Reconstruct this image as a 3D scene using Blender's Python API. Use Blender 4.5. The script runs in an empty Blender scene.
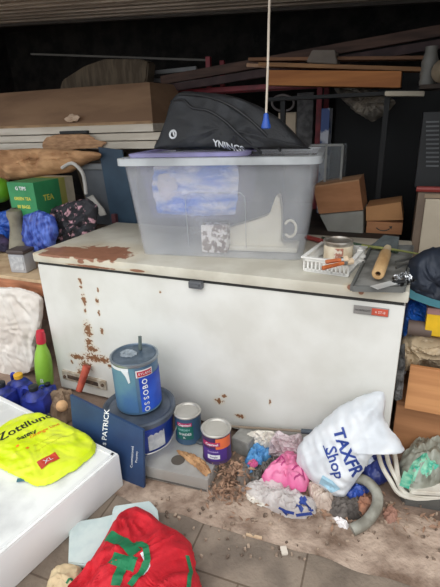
import bpy, bmesh, math, random
from math import radians, sin, cos, pi, atan2, sqrt
from mathutils import Vector, Matrix, noise
from mathutils.bvhtree import BVHTree
random.seed(7)
scn = bpy.context.scene
COL = scn.collection
V = Vector

# ------------------------------------------------------------------ camera
F_PX, PITCH, ROLL, PHI = 440.0, radians(21.53), radians(-2.047), radians(113.41)
CAM = V((1.743, -1.644, 1.448))
fw = V((cos(PHI)*cos(PITCH), sin(PHI)*cos(PITCH), -sin(PITCH)))
r0 = fw.cross(V((0, 0, 1))).normalized(); u0 = r0.cross(fw)
rt = r0*cos(ROLL) + u0*sin(ROLL); up = -r0*sin(ROLL) + u0*cos(ROLL)
cd = bpy.data.cameras.new('camera'); cam = bpy.data.objects.new('camera', cd); COL.objects.link(cam)
cd.sensor_fit = 'VERTICAL'; cd.sensor_height = 24; cd.lens = F_PX/587*24; cd.clip_start = .02
m = Matrix((rt, up, -fw)).transposed().to_4x4(); m.translation = CAM; cam.matrix_world = m
scn.camera = cam

def px(x, y, z=None, Y=None, X=None, P=None, N=None):
    """the real-world point on a level, upright or tilted surface that the photograph shows at x, y"""
    d = fw*F_PX + rt*(x-220) - up*(y-293.5)
    if z is not None: t = (z-CAM.z)/d.z
    elif Y is not None: t = (Y-CAM.y)/d.y
    elif X is not None: t = (X-CAM.x)/d.x
    else: t = (P-CAM).dot(N)/d.dot(N)
    return CAM + d*t

# ------------------------------------------------------------------ materials
def lin(c):
    return tuple(((v/255)/12.92 if v/255 <= .04045 else ((v/255+.055)/1.055)**2.4) for v in c) + (1,)
MATS = {}
def mat(name, c, rough=.6, metal=0., c2=None, scale=6., mixlo=.4, mixhi=.6, bump=0., bscale=40., alpha=1., spec=.5,
        stretch=None, blobs=None, blobcol=(110, 62, 38), blobnoise=.7, bnscale=14, detail=5, trl=0., halo=False):
    if name in MATS: return MATS[name]
    mt = bpy.data.materials.new(name); mt.use_nodes = True; nt = mt.node_tree; N = nt.nodes; L = nt.links
    b = N['Principled BSDF']; out = N['Material Output']
    b.inputs['Roughness'].default_value = rough; b.inputs['Metallic'].default_value = metal
    b.inputs['Specular IOR Level'].default_value = spec
    tc = N.new('ShaderNodeTexCoord'); vec = tc.outputs['Object']
    mp = N.new('ShaderNodeMapping'); L.new(vec, mp.inputs[0]); mp.inputs['Scale'].default_value = stretch or (1, 1, 1)
    nz = N.new('ShaderNodeTexNoise'); nz.inputs['Scale'].default_value = scale; nz.inputs['Detail'].default_value = detail
    L.new(mp.outputs[0], nz.inputs[0])
    mr = N.new('ShaderNodeMapRange'); mr.inputs[1].default_value = mixlo; mr.inputs[2].default_value = mixhi
    L.new(nz.outputs['Fac'], mr.inputs[0])
    mx = N.new('ShaderNodeMix'); mx.data_type = 'RGBA'; L.new(mr.outputs[0], mx.inputs[0])
    c2 = c2 or tuple(v*.88 for v in c)
    mx.inputs[6].default_value = lin(c); mx.inputs[7].default_value = lin(c2)
    col = mx.outputs[2]
    if blobs:
        nz2 = N.new('ShaderNodeTexNoise'); nz2.inputs['Scale'].default_value = bnscale; nz2.inputs['Detail'].default_value = 6
        L.new(vec, nz2.inputs[0])
        cur = None
        for (cx, cy, cz, rx, ry, rz) in blobs:
            s = N.new('ShaderNodeVectorMath'); s.operation = 'SUBTRACT'; L.new(vec, s.inputs[0]); s.inputs[1].default_value = (cx, cy, cz)
            dv = N.new('ShaderNodeVectorMath'); dv.operation = 'DIVIDE'; L.new(s.outputs[0], dv.inputs[0]); dv.inputs[1].default_value = (rx, ry, rz)
            ln = N.new('ShaderNodeVectorMath'); ln.operation = 'LENGTH'; L.new(dv.outputs[0], ln.inputs[0])
            o = ln.outputs['Value']
            if cur is not None:
                mn = N.new('ShaderNodeMath'); mn.operation = 'MINIMUM'; L.new(cur, mn.inputs[0]); L.new(o, mn.inputs[1]); cur = mn.outputs[0]
            else: cur = o
        ad = N.new('ShaderNodeMath'); ad.operation = 'MULTIPLY_ADD'; L.new(nz2.outputs['Fac'], ad.inputs[0]); ad.inputs[1].default_value = blobnoise*2; L.new(cur, ad.inputs[2])
        m2 = N.new('ShaderNodeMapRange'); L.new(ad.outputs[0], m2.inputs[0])
        m2.inputs[1].default_value = 1+blobnoise+.06; m2.inputs[2].default_value = 1+blobnoise-.06
        mx2 = N.new('ShaderNodeMix'); mx2.data_type = 'RGBA'; L.new(m2.outputs[0], mx2.inputs[0]); L.new(col, mx2.inputs[6])
        if halo:
            hm = N.new('ShaderNodeMath'); hm.operation = 'MULTIPLY_ADD'; L.new(nz2.outputs['Fac'], hm.inputs[0]); hm.inputs[1].default_value = 1.2; L.new(cur, hm.inputs[2])
            hr = N.new('ShaderNodeMapRange'); L.new(hm.outputs[0], hr.inputs[0]); hr.inputs[1].default_value = 2.6; hr.inputs[2].default_value = 1.2; hr.inputs[3].default_value = 0; hr.inputs[4].default_value = .55
            hx = N.new('ShaderNodeMix'); hx.data_type = 'RGBA'; L.new(hr.outputs[0], hx.inputs[0]); L.new(col, hx.inputs[6]); hx.inputs[7].default_value = lin((206, 184, 146)); col = hx.outputs[2]; L.new(col, mx2.inputs[6])
        nz3 = N.new('ShaderNodeTexNoise'); nz3.inputs['Scale'].default_value = 30; L.new(vec, nz3.inputs[0])
        mx3 = N.new('ShaderNodeMix'); mx3.data_type = 'RGBA'; L.new(nz3.outputs['Fac'], mx3.inputs[0])
        mx3.inputs[6].default_value = lin(blobcol); mx3.inputs[7].default_value = lin(tuple(min(255, v*1.25+8) for v in blobcol))
        L.new(mx3.outputs[2], mx2.inputs[7]); col = mx2.outputs[2]
    L.new(col, b.inputs['Base Color'])
    if bump:
        bn = N.new('ShaderNodeTexNoise'); bn.inputs['Scale'].default_value = bscale; bn.inputs['Detail'].default_value = 4; L.new(mp.outputs[0], bn.inputs[0])
        bp = N.new('ShaderNodeBump'); bp.inputs['Strength'].default_value = bump; bp.inputs['Distance'].default_value = .01
        L.new(bn.outputs['Fac'], bp.inputs['Height']); L.new(bp.outputs[0], b.inputs['Normal'])
    sh = b.outputs[0]
    if trl:
        tr = N.new('ShaderNodeBsdfTranslucent'); L.new(col, tr.inputs[0])
        ms = N.new('ShaderNodeMixShader'); ms.inputs[0].default_value = trl; L.new(sh, ms.inputs[1]); L.new(tr.outputs[0], ms.inputs[2]); sh = ms.outputs[0]
    if alpha < 1:
        tp = N.new('ShaderNodeBsdfTransparent'); ms = N.new('ShaderNodeMixShader'); ms.inputs[0].default_value = alpha
        L.new(tp.outputs[0], ms.inputs[1]); L.new(sh, ms.inputs[2]); sh = ms.outputs[0]
    L.new(sh, out.inputs[0])
    MATS[name] = mt
    return mt

def emat(*a, **k): return mat(*a, **k)

# ------------------------------------------------------------------ objects
def tag(o, label=None, cat=None, group=None, kind=None):
    if label: o['label'] = label
    if cat: o['category'] = cat
    if group: o['group'] = group
    if kind: o['kind'] = kind
    return o
def thing(name, label, cat, loc, group=None):
    o = bpy.data.objects.new(name, None); o.empty_display_size = .05; COL.objects.link(o); o.location = loc
    o.matrix_world = Matrix.Translation(V(loc))
    return tag(o, label, cat, group)
def worldloc(o):
    p = V(o.location)
    while o.parent: o = o.parent; p += V(o.location)
    return p

class MB:
    def __init__(s): s.bm = bmesh.new()
    def box(s, a, b, M=None, bev=0.):
        """box between corners a and b, optional matrix M applied"""
        a = V(a); b = V(b); c = (a+b)/2; d = b-a
        bm = bmesh.new(); bmesh.ops.create_cube(bm, size=1)
        bmesh.ops.transform(bm, matrix=Matrix.Translation(c) @ Matrix.Diagonal((abs(d.x), abs(d.y), abs(d.z), 1)), verts=bm.verts)
        if bev: bmesh.ops.bevel(bm, geom=bm.edges[:], offset=bev, segments=2, affect='EDGES', profile=.6)
        if M is not None: bmesh.ops.transform(bm, matrix=M, verts=bm.verts)
        s.add(bm); return s
    def add(s, bm):
        me = bpy.data.meshes.new('t'); bm.to_mesh(me); bm.free(); s.bm.from_mesh(me); bpy.data.meshes.remove(me)
    def lathe(s, prof, c=(0, 0, 0), M=None, n=40, cap=True):
        """profile [(r, z)...] revolved about vertical axis through c"""
        bm = bmesh.new(); rings = []
        for r, z in prof:
            rings.append([bm.verts.new((r*cos(2*pi*i/n), r*sin(2*pi*i/n), z)) for i in range(n)])
        for A, B in zip(rings, rings[1:]):
            for i in range(n): bm.faces.new((A[i], A[(i+1) % n], B[(i+1) % n], B[i]))
        if cap: bm.faces.new(rings[0][::-1]); bm.faces.new(rings[-1])
        T = Matrix.Translation(V(c))
        bmesh.ops.transform(bm, matrix=T @ M if M is not None else T, verts=bm.verts)
        s.add(bm); return s
    def prism(s, pts, N, t):
        """polygon pts extruded along N by t"""
        bm = bmesh.new(); N = V(N).normalized()*t
        A = [bm.verts.new(V(p)) for p in pts]; B = [bm.verts.new(V(p)+N) for p in pts]
        bm.faces.new(A[::-1]); bm.faces.new(B)
        for i in range(len(A)): j = (i+1) % len(A); bm.faces.new((A[i], A[j], B[j], B[i]))
        bmesh.ops.recalc_face_normals(bm, faces=bm.faces)
        s.add(bm); return s
    def tube(s, pts, r, n=10, smooth=4, taper=None):
        pts = [V(p) for p in pts]
        if smooth > 1 and len(pts) > 2:
            q = []
            for i in range(len(pts)-1):
                p0 = pts[max(i-1, 0)]; p1 = pts[i]; p2 = pts[i+1]; p3 = pts[min(i+2, len(pts)-1)]
                for k in range(smooth):
                    t = k/smooth
                    q.append(.5*((2*p1)+(p2-p0)*t+(2*p0-5*p1+4*p2-p3)*t*t+(3*p1-p0-3*p2+p3)*t**3))
            q.append(pts[-1]); pts = q
        bm = bmesh.new(); rings = []; prev = None
        for i, p in enumerate(pts):
            d = (pts[min(i+1, len(pts)-1)]-pts[max(i-1, 0)]).normalized()
            a = prev if prev is not None else (V((0, 0, 1)) if abs(d.z) < .9 else V((1, 0, 0)))
            x = (a - d*a.dot(d)).normalized(); y = d.cross(x); prev = x
            rr = r if taper is None else r*(1+(taper-1)*i/(len(pts)-1))
            rings.append([bm.verts.new(p+(x*cos(2*pi*k/n)+y*sin(2*pi*k/n))*rr) for k in range(n)])
        for A, B in zip(rings, rings[1:]):
            for k in range(n): bm.faces.new((A[k], A[(k+1) % n], B[(k+1) % n], B[k]))
        bm.faces.new(rings[0][::-1]); bm.faces.new(rings[-1])
        bmesh.ops.recalc_face_normals(bm, faces=bm.faces)
        s.add(bm); return s
    def build(s, name, material, parent=None, loc=None, smooth=False, bevel=0.):
        if bevel: bmesh.ops.bevel(s.bm, geom=s.bm.edges[:], offset=bevel, segments=2, affect='EDGES')
        o0 = worldloc(parent) if parent else V(loc if loc is not None else (0, 0, 0))
        if parent is None and loc is None and len(s.bm.verts):
            xs = [v.co for v in s.bm.verts]
            o0 = V(((min(v.x for v in xs)+max(v.x for v in xs))/2, (min(v.y for v in xs)+max(v.y for v in xs))/2, min(v.z for v in xs)))
        me = bpy.data.meshes.new(name)
        s.bm.to_mesh(me); s.bm.free(); me.transform(Matrix.Translation(-o0))
        for mm in (material if isinstance(material, (list, tuple)) else [material]): me.materials.append(mm)
        if smooth:
            me.polygons.foreach_set('use_smooth', [True]*len(me.polygons))
            try: me.set_sharp_from_angle(angle=radians(40))
            except Exception: pass
        o = bpy.data.objects.new(name, me); COL.objects.link(o)
        if parent: o.parent = parent
        else: o.location = o0
        return o

def copy_tree(o, parent=None):
    c = o.copy(); COL.objects.link(c); c.parent = parent
    for ch in [x for x in bpy.data.objects if x.parent == o]: copy_tree(ch, c)
    return c

OCT = 4
FOLD = False
def fold(p, f, seed):
    rnd = random.Random(seed); q = V(p); v = 0; tot = 0
    wv = noise.noise_vector(q*f*.35+V((seed, 2, 7)))
    for k in range(6):
        d = V((rnd.uniform(-1, 1), rnd.uniform(-1, 1), rnd.uniform(-1, 1))).normalized()
        x = d.dot(q)*f*(.35+.28*k)+d.dot(wv)*(1.1)+rnd.random()*9
        a = 1/(1+.75*k); a *= .35+1.1*abs(noise.noise(q*f*.5+V((k*5, seed, 1))))*2
        v += a*(abs((x % 1)-.5)*4-1); tot += a
    return v/max(tot, 1e-6)*1.1
def rid(p, f, seed):
    if FOLD: return fold(p, f*2.4, seed)
    return rid_(p, f, seed)
def rid_(p, f, seed):
    q = V(p)*f + V((seed*3.1, seed*1.7, seed*.9))
    q += noise.noise_vector(q*.6+V((9, 4, 2)))*1.1
    v = 0; a = 1
    for k in range(OCT):
        v += a*(1-3.6*abs(noise.noise(q))); q = q*2.1+V((5.2, 1.3, 7.7)); a *= .5
    return v/1.6
def resample(pts, n):
    L = [(pts[(i+1) % len(pts)]-pts[i]).length for i in range(len(pts))]; T = sum(L); out = []
    i = 0; acc = 0
    for k in range(n):
        d = T*k/n
        while acc+L[i] < d: acc += L[i]; i += 1
        out.append(pts[i].lerp(pts[(i+1) % len(pts)], (d-acc)/max(L[i], 1e-9)))
    return out
def bag(outline, N, thick, seed=1, rings=18, seg=110, crumple=.012, freq=14, back=0., edge=.006, soft=.5, center=None):
    """a filled or crumpled soft thing: outline (3D points on one surface) puffed up along N; returns MB and BVH"""
    N = V(N).normalized(); mb = MB(); bm = mb.bm
    for it in range(1):
        n = len(outline)
    o = resample([V(p) for p in outline], seg)
    for it in range(2): o = [(o[i-1]+o[i]*2+o[(i+1) % seg])/4 for i in range(seg)]
    c = V(center) if center is not None else sum(o, V())/seg
    def ring(sign, th):
        R = []
        for k in range(1, rings):
            t = (k/rings)**.8; row = []
            for p in o:
                q = c+(p-c)*t; h = (1-t**2.6)**soft
                w = rid(q, freq, seed)*crumple*(min(1, (1-t)*5+.15))
                row.append(bm.verts.new(q+N*(sign*th*h+w)))
            R.append(row)
        return R
    A = ring(1, thick)
    E = [bm.verts.new(p+N*rid(p, freq*2, seed)*edge+(p-c).normalized()*rid(p, freq*1.7, seed+4)*edge) for p in o]
    def stitch(R, tip, rev):
        ct = bm.verts.new(tip)
        rows = R+[E]
        for i in range(seg):
            j = (i+1) % seg
            f = (ct, rows[0][i], rows[0][j]); bm.faces.new(f[::-1] if rev else f)
            for a, b in zip(rows, rows[1:]):
                f = (a[i], b[i], b[j], a[j]); bm.faces.new(f[::-1] if rev else f)
    stitch(A, c+N*(thick+rid(c, freq, seed)*crumple), False)
    B = ring(-1, back) if back else None
    if B: stitch(B, c-N*(back-rid(c, freq, seed)*crumple), True)
    else:
        f = bm.faces.new(E)
    bmesh.ops.recalc_face_normals(bm, faces=bm.faces)
    bm.normal_update()
    return mb, BVHTree.FromBMesh(bm)

def drape(bvh, N, off=.002):
    N = V(N).normalized()
    def f(p):
        h = bvh.ray_cast(V(p)+N*1.0, -N)
        return (h[0] if h[0] is not None else V(p))+N*off
    return f

def textbm(s, size=1., bold=0.):
    cu = bpy.data.curves.new('t', 'FONT'); cu.body = s; cu.size = size; cu.align_x = 'CENTER'; cu.align_y = 'CENTER'; cu.resolution_u = 2; cu.offset = bold
    ob = bpy.data.objects.new('t', cu); COL.objects.link(ob)
    bpy.context.view_layer.update()
    me = bpy.data.meshes.new_from_object(ob)
    bpy.data.objects.remove(ob); bpy.data.curves.remove(cu)
    bm = bmesh.new(); bm.from_mesh(me); bpy.data.meshes.remove(me)
    bmesh.ops.triangulate(bm, faces=bm.faces)
    return bm
def text(s, size, fn, name, material, parent, bold=0.):
    """lettering laid on a surface: fn maps flat (u, v) to a point"""
    mb = MB(); bm = textbm(s, size, bold)
    if size > .03:
        for it in range(3):
            es = [e for e in bm.edges if e.calc_length() > .009]
            if es: bmesh.ops.subdivide_edges(bm, edges=es, cuts=1)
            bmesh.ops.triangulate(bm, faces=bm.faces)
    for v in bm.verts: v.co = fn(v.co.x, v.co.y)
    mb.add(bm)
    return mb.build(name, material, parent)
def planefn(P, U, W, off=0., post=None):
    U = V(U).normalized(); W = V(W).normalized()
    def f(u, v):
        p = V(P)+U*u+W*v
        return post(p) if post else p
    return f
def cylfn(c, r, a, z, rot=0.):
    def f(u, v):
        u, v = u*cos(rot)-v*sin(rot), u*sin(rot)+v*cos(rot)
        t = a+u/r
        return V((c[0]+r*cos(t), c[1]+r*sin(t), z+v))
    return f
def strip(path, width, N, fn, n=30, mb=None):
    """band following path, laid on a surface by fn"""
    mb = mb or MB(); bm = mb.bm; N = V(N).normalized(); P = [V(p) for p in path]
    L = [0]
    for a, b in zip(P, P[1:]): L.append(L[-1]+(b-a).length)
    rows = []
    for k in range(n+1):
        d = L[-1]*k/n; i = 0
        while i < len(P)-2 and L[i+1] < d: i += 1
        t = (d-L[i])/max(L[i+1]-L[i], 1e-9); p = P[i].lerp(P[i+1], t); s = (P[i+1]-P[i]).cross(N).normalized()
        rows.append([bm.verts.new(fn(p+s*width*(w/4-.5))) for w in range(5)])
    for a, b in zip(rows, rows[1:]):
        for w in range(4): bm.faces.new((a[w], a[w+1], b[w+1], b[w]))
    return mb
def sector(c, r, a0, a1, z0, z1, n=20, t=.0015):
    mb = MB(); bm = mb.bm; A = []; B = []
    for k in range(n+1):
        a = a0+(a1-a0)*k/n
        A.append([bm.verts.new((c[0]+rr*cos(a), c[1]+rr*sin(a), z0)) for rr in (r, r+t)])
        B.append([bm.verts.new((c[0]+rr*cos(a), c[1]+rr*sin(a), z1)) for rr in (r, r+t)])
    for k in range(n):
        bm.faces.new((A[k][1], A[k+1][1], B[k+1][1], B[k][1])); bm.faces.new((A[k+1][0], A[k][0], B[k][0], B[k+1][0]))
        bm.faces.new((B[k][1], B[k+1][1], B[k+1][0], B[k][0])); bm.faces.new((A[k][0], A[k+1][0], A[k+1][1], A[k][1]))
    for k in (0, n): bm.faces.new((A[k][0], A[k][1], B[k][1], B[k][0]))
    return mb
def rotz(p, a): return Matrix.Translation(V(p)) @ Matrix.Rotation(a, 4, 'Z') @ Matrix.Translation(-V(p))
def rotax(p, a, ax): return Matrix.Translation(V(p)) @ Matrix.Rotation(a, 4, V(ax)) @ Matrix.Translation(-V(p))
UP = V((0, 0, 1)); FR = V((0, -1, 0))
A_CAM = radians(-51)

# ------------------------------------------------------------------ light
w = bpy.data.worlds.new('overcast'); scn.world = w; w.use_nodes = True
wn = w.node_tree; bg = wn.nodes['Background']
bg.inputs[0].default_value = (.90, .95, 1.0, 1); bg.inputs[1].default_value = 1.0
sd = bpy.data.lights.new('hazy_sun', 'SUN'); so = bpy.data.objects.new('hazy_sun', sd); COL.objects.link(so)
sd.energy = 1.1; sd.angle = radians(55); sd.color = (1, .97, .93)
so.rotation_euler = (V((.15, -1.0, 1.15))).to_track_quat('Z', 'Y').to_euler()
scn.view_settings.view_transform = 'Standard'; scn.view_settings.look = 'None'; scn.view_settings.gamma = 1
scn.view_settings.exposure = 0.42
scn.cycles.max_bounces = 8; scn.cycles.transparent_max_bounces = 16

# ------------------------------------------------------------------ setting
def struct(name, mb, m, **k):
    o = mb.build(name, m, **k); o['kind'] = 'structure'; return o
pa = px(140, 505, z=0); pb = px(400, 582, z=0); pd = (pb-pa).normalized(); pang = atan2(pd.y, pd.x)
def online(x): return pa.y + (x-pa.x)*pd.y/pd.x
m_floor = mat('dirty_concrete', (150, 128, 112), .9, c2=(98, 80, 68), scale=5, mixlo=.35, mixhi=.7, bump=.5, bscale=60)
m_apron = mat('rough_concrete', (186, 164, 146), .92, c2=(120, 98, 82), scale=9, mixlo=.38, mixhi=.66, bump=.9, bscale=45)
def gridquad(fn, nx, ny):
    mb = MB(); vs = [[mb.bm.verts.new(fn(i/nx, j/ny)) for i in range(nx+1)] for j in range(ny+1)]
    for j in range(ny):
        for i in range(nx): mb.bm.faces.new((vs[j][i], vs[j][i+1], vs[j+1][i+1], vs[j+1][i]))
    return mb
X0, X1 = -3.4, 2.55
def ffn(u, v):
    x = X0+(X1-X0)*u; y = online(x)+.30; y += (3.5-y)*v
    return V((x, y, 0))
struct('floor', gridquad(ffn, 20, 20), m_floor)
def afn(u, v):
    x = X0+(X1-X0)*u; y = online(x)+.30*v
    e = min(v, 1-v)*4; e = min(1, e)
    h = noise.noise(V((x*9, y*9, 0)))*.008+noise.noise(V((x*30, y*30, 3)))*.004
    return V((x, y + (noise.noise(V((x*6, 0, 5)))*.03*(1-v)), 0.001+max(0, h)*e))
struct('trim_1', gridquad(afn, 240, 24), m_apron, smooth=True)
# street pavers outside
m_pav = mat('paver', (144, 129, 114), .92, c2=(118, 105, 93), scale=7, bump=.4, bscale=70)
nt = m_pav.node_tree; N = nt.nodes; L = nt.links
br = N.new('ShaderNodeTexBrick'); br.inputs['Scale'].default_value = 1; br.inputs['Mortar Size'].default_value = .004; br.inputs['Brick Width'].default_value = .40
br.inputs['Row Height'].default_value = .2; br.inputs['Mortar Smooth'].default_value = .3; br.offset = .5
br.inputs['Color1'].default_value = (1, 1, 1, 1); br.inputs['Color2'].default_value = (.86, .85, .83, 1); br.inputs['Mortar'].default_value = (.5, .46, .42, 1)
mpn = N.new('ShaderNodeMapping'); mpn.inputs['Rotation'].default_value = (0, 0, -pang); mpn.inputs['Location'].default_value = (.12, -.02, 0)
L.new(N['Texture Coordinate'].outputs['Object'], mpn.inputs[0]); L.new(mpn.outputs[0], br.inputs[0])
b = N['Principled BSDF']; src = b.inputs['Base Color'].links[0].from_socket
mm = N.new('ShaderNodeMix'); mm.data_type = 'RGBA'; mm.blend_type = 'MULTIPLY'; mm.inputs[0].default_value = 1
L.new(src, mm.inputs[6]); L.new(br.outputs['Color'], mm.inputs[7]); L.new(mm.outputs[2], b.inputs['Base Color'])
mb = MB(); q = [V((-7, online(-7)+.02, -.001)), V((-7, -9, -.001)), V((8, -9, -.001)), V((8, online(8)+.02, -.001))]
mb.bm.faces.new([mb.bm.verts.new(p) for p in q]); pv = struct('ground', mb, m_pav, loc=(pa.x, pa.y, 0))

m_wall = mat('shade_dark_brick', (46, 43, 40), .95, c2=(26, 25, 24), scale=6, bump=.5, bscale=25)  # brick colour set near black, painting in the deep shade of the garage
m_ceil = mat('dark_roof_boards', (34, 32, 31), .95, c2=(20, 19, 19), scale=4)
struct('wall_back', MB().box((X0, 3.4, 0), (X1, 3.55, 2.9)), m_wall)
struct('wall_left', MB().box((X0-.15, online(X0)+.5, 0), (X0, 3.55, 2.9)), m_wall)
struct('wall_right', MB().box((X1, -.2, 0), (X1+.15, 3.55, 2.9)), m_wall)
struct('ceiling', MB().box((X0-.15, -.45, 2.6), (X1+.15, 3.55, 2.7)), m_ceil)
struct('trim_2', MB().box((X0-.15, -.5, 2.3), (X1+.15, -.38, 2.7)), mat('lintel_paint', (90, 84, 78), .8))

# lifted garage door overhead, ribbed underside
gd = thing('door_1', None, None, (0, 1, 2.25)); gd['kind'] = 'structure'
Mg = rotz((0, 1, 2.25), 0) @ rotax((0, 1, 2.25), radians(3.4), (0, 1, 0)) @ rotax((0, 1, 2.25), radians(1.0), (1, 0, 0))
m_gd = mat('aged_door_panel', (206, 192, 176), .8, c2=(160, 146, 132), scale=3, stretch=(.3, 4, 1))
MB().box((-2.9, -.2, 2.25), (2.1, 2.0, 2.27), Mg).build('panel', m_gd, gd)
mb = MB()
for k in range(18): mb.box((-2.9, -.15+k*.123, 2.222), (2.1, -.09+k*.123, 2.251), Mg, bev=.005)
mb.build('ribbing', m_gd, gd)
MB().box((-2.9, 1.99, 2.2), (2.1, 2.04, 2.28), Mg).build('edge_rail', mat('door_edge', (74, 68, 62), .8), gd)

# ------------------------------------------------------------------ chest freezer
H, D, W = .846, .725, 1.78
fz = thing('chest_freezer', 'long white chest freezer with rust-stained front and lid', 'freezer', (0, 0, 0))
RB = []
for (x, y, sx, sz) in [(80, 281, .010, .014), (81, 287, .008, .010), (84, 300, .012, .028), (97, 301, .010, .016), (85, 311, .008, .012), (99, 313, .008, .012),
                       (88, 330, .022, .040), (102, 331, .010, .016), (89, 342, .020, .02), (92, 349, .035, .02), (78, 357, .045, .016), (94, 358, .06, .022), (104, 360, .03, .02), (86, 366, .035, .03),
                       (82, 374, .03, .03), (110, 366, .014, .012), (72, 362, .008, .01), (219, 401, .02, .013), (224, 396, .012, .008), (240, 416, .02, .01), (98, 290, .006, .01),
                       (160, 292, .006, .006), (270, 402, .005, .014)]:
    p = px(x, y, Y=0); RB.append((p.x, 0, p.z, sx*.95, .08, sz*.95))
m_body = mat('freezer_enamel', (222, 221, 215), .42, c2=(208, 206, 198), scale=3, blobs=RB, blobcol=(112, 76, 50), blobnoise=2.2, bnscale=75, halo=True)
m_lid = mat('freezer_lid_enamel', (214, 210, 196), .45, c2=(190, 184, 168), scale=4,
            blobs=[(.20, .06, H, .17, .085, .022), (.35, .09, H, .15, .12, .022), (.42, .05, H, .10, .07, .022), (.12, .03, H, .09, .05, .022), (1.585, -.012, .838, .022, .02, .012), (1.70, -.012, .838, .014, .02, .008), (1.62, -.014, .825, .008, .02, .01), (.62, -.012, .81, .04, .01, .006), (.35, -.012, .805, .16, .01, .006), (.12, -.012, .84, .10, .02, .008), (.30, -.014, .825, .02, .02, .01)],
            blobcol=(124, 84, 64), blobnoise=.9, bnscale=20, halo=True)
MB().box((0, 0, .03), (W, D, .782), bev=.008).build('body', m_body, fz, smooth=True)
MB().box((.006, .004, .776), (W-.006, D-.004, .806)).build('gasket', mat('rubber_gasket', (52, 52, 50), .7), fz)
MB().box((-.008, -.014, .797), (W+.008, D+.006, H), bev=.01).build('lid', m_lid, fz, smooth=True)
p = px(197, 283, Y=-.005)
MB().box((p.x-.032, -.03, p.z-.02), (p.x+.032, 0, p.z+.012), bev=.005).box((p.x-.022, -.036, p.z-.008), (p.x+.022, -.03, p.z+.004)).build('latch', mat('grey_latch', (104, 106, 110), .5), fz)
a, b2 = px(354, 305.5, Y=0), px(388.5, 317, Y=0)
bgx = a.x+(b2.x-a.x)*.52
MB().box((a.x, -.006, b2.z), (b2.x, 0, a.z+.004), bev=.002).build('badge', mat('badge_grey', (150, 146, 142), .5), fz)
badge = [o for o in COL.objects if o.name == 'badge'][0]
MB().box((bgx, -.0075, b2.z+.003), (b2.x-.003, -.005, a.z+.001)).build('red_badge_panel', mat('badge_red', (206, 88, 66), .5), badge)['label'] = 'red half of the badge'
zc = (a.z+b2.z)/2+.002
text('NORFROST', .0115, planefn((a.x+.034, -.008, zc), (1, 0, 0), UP), 'badge_lettering', mat('ink_dark', (60, 58, 56), .6), badge)
text('6 ST-8', .014, planefn(((bgx+b2.x)/2, -.009, zc), (1, 0, 0), UP), 'badge_lettering', mat('ink_white', (236, 232, 226), .6), badge)
# recessed metal plate with red handle, low left
h0, h1 = px(62, 371, Y=-.004), px(107, 385, Y=-.004)
ang = atan2(h1.z-h0.z-.0, h1.x-h0.x)
mb = MB(); cx, cz = (h0.x+h1.x)/2, (h0.z+h1.z)/2-.012
Mh = rotax((cx, 0, cz), -.04, (0, -1, 0))
mb.box((cx-.15, -.012, cz-.028), (cx+.15, .002, cz+.03), Mh, bev=.003)
mb.build('hinge_plate', mat('worn_steel', (196, 188, 174), .5, .2, c2=(158, 142, 122), scale=25), fz)
mb = MB(); mb.box((cx-.11, -.015, cz-.012), (cx+.10, -.011, cz+.012), Mh, bev=.002)
for k in (-1, 1): mb.lathe([(.009, 0), (.009, .008), (.004, .010)], (0, 0, 0), Matrix.Translation(V((cx+k*.13, -.012, cz))) @ Matrix.Rotation(radians(90), 4, 'X'), n=12)
mb.build('slot_and_bolts', mat('rust_brown', (96, 76, 60), .8, c2=(60, 48, 40), scale=30), fz)
p0, p1 = px(87, 366, Y=-.03), px(79, 391, Y=-.09)
MB().tube([p0, p0.lerp(p1, .5), p1], .022, n=14, taper=.8).build('red_handle', mat('red_rubber', (186, 84, 62), .6, c2=(150, 62, 46), scale=20), fz, smooth=True)['label'] = 'faded red grip handle'
for x in (.12, W-.12):
    for y in (.1, D-.1): MB().box((x-.04, y-.04, 0), (x+.04, y+.04, .032)).build('foot', mat('black_plastic', (30, 30, 31), .6), fz)

# ------------------------------------------------------------------ storage tub on the freezer
TX0, TX1, TY0, TY1, TZ0, TZ1 = .556, 1.335, .20, .70, H+.001, 1.295
tub = thing('storage_tub', 'large milky clear plastic storage tub standing on the chest freezer', 'storage tub', (.92, .45, H))
def rr(x0, x1, y0, y1, r, n=6):
    out = []
    for cx, cy, a in ((x1-r, y0+r, -90), (x1-r, y1-r, 0), (x0+r, y1-r, 90), (x0+r, y0+r, 180)):
        for k in range(n+1):
            t = radians(a+90*k/n); out.append((cx+r*cos(t), cy+r*sin(t)))
    return out
def vessel(levels, r):
    """closed shell from stacked rounded rectangles [(inset, z)...]"""
    mb = MB(); rows = []
    for (x0, x1, y0, y1, z) in levels: rows.append([mb.bm.verts.new((x, y, z)) for x, y in rr(x0, x1, y0, y1, r)])
    n = len(rows[0])
    for A, B in zip(rows, rows[1:]):
        for i in range(n): mb.bm.faces.new((A[i], A[(i+1) % n], B[(i+1) % n], B[i]))
    mb.bm.faces.new(rows[0][::-1]); mb.bm.faces.new(rows[-1])
    bmesh.ops.recalc_face_normals(mb.bm, faces=mb.bm.faces)
    return mb
m_tub = mat('milky_plastic', (238, 240, 244), .25, c2=(218, 221, 226), alpha=.27, trl=.4, spec=.5)
m_tubrim = mat('milky_plastic_rim', (224, 228, 230), .3, alpha=.82, trl=.3)
fl = .045; t = .004
vessel([(TX0, TX1, TY0, TY1, TZ0), (TX0-fl, TX1+fl, TY0-fl*.6, TY1+fl*.6, TZ1),
        (TX0-fl+t, TX1+fl-t, TY0-fl*.6+t, TY1+fl*.6-t, TZ1), (TX0+t, TX1-t, TY0+t, TY1-t, TZ0+t)], .05).build('tub_body', m_tub, tub, smooth=True)
o = .022
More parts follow.
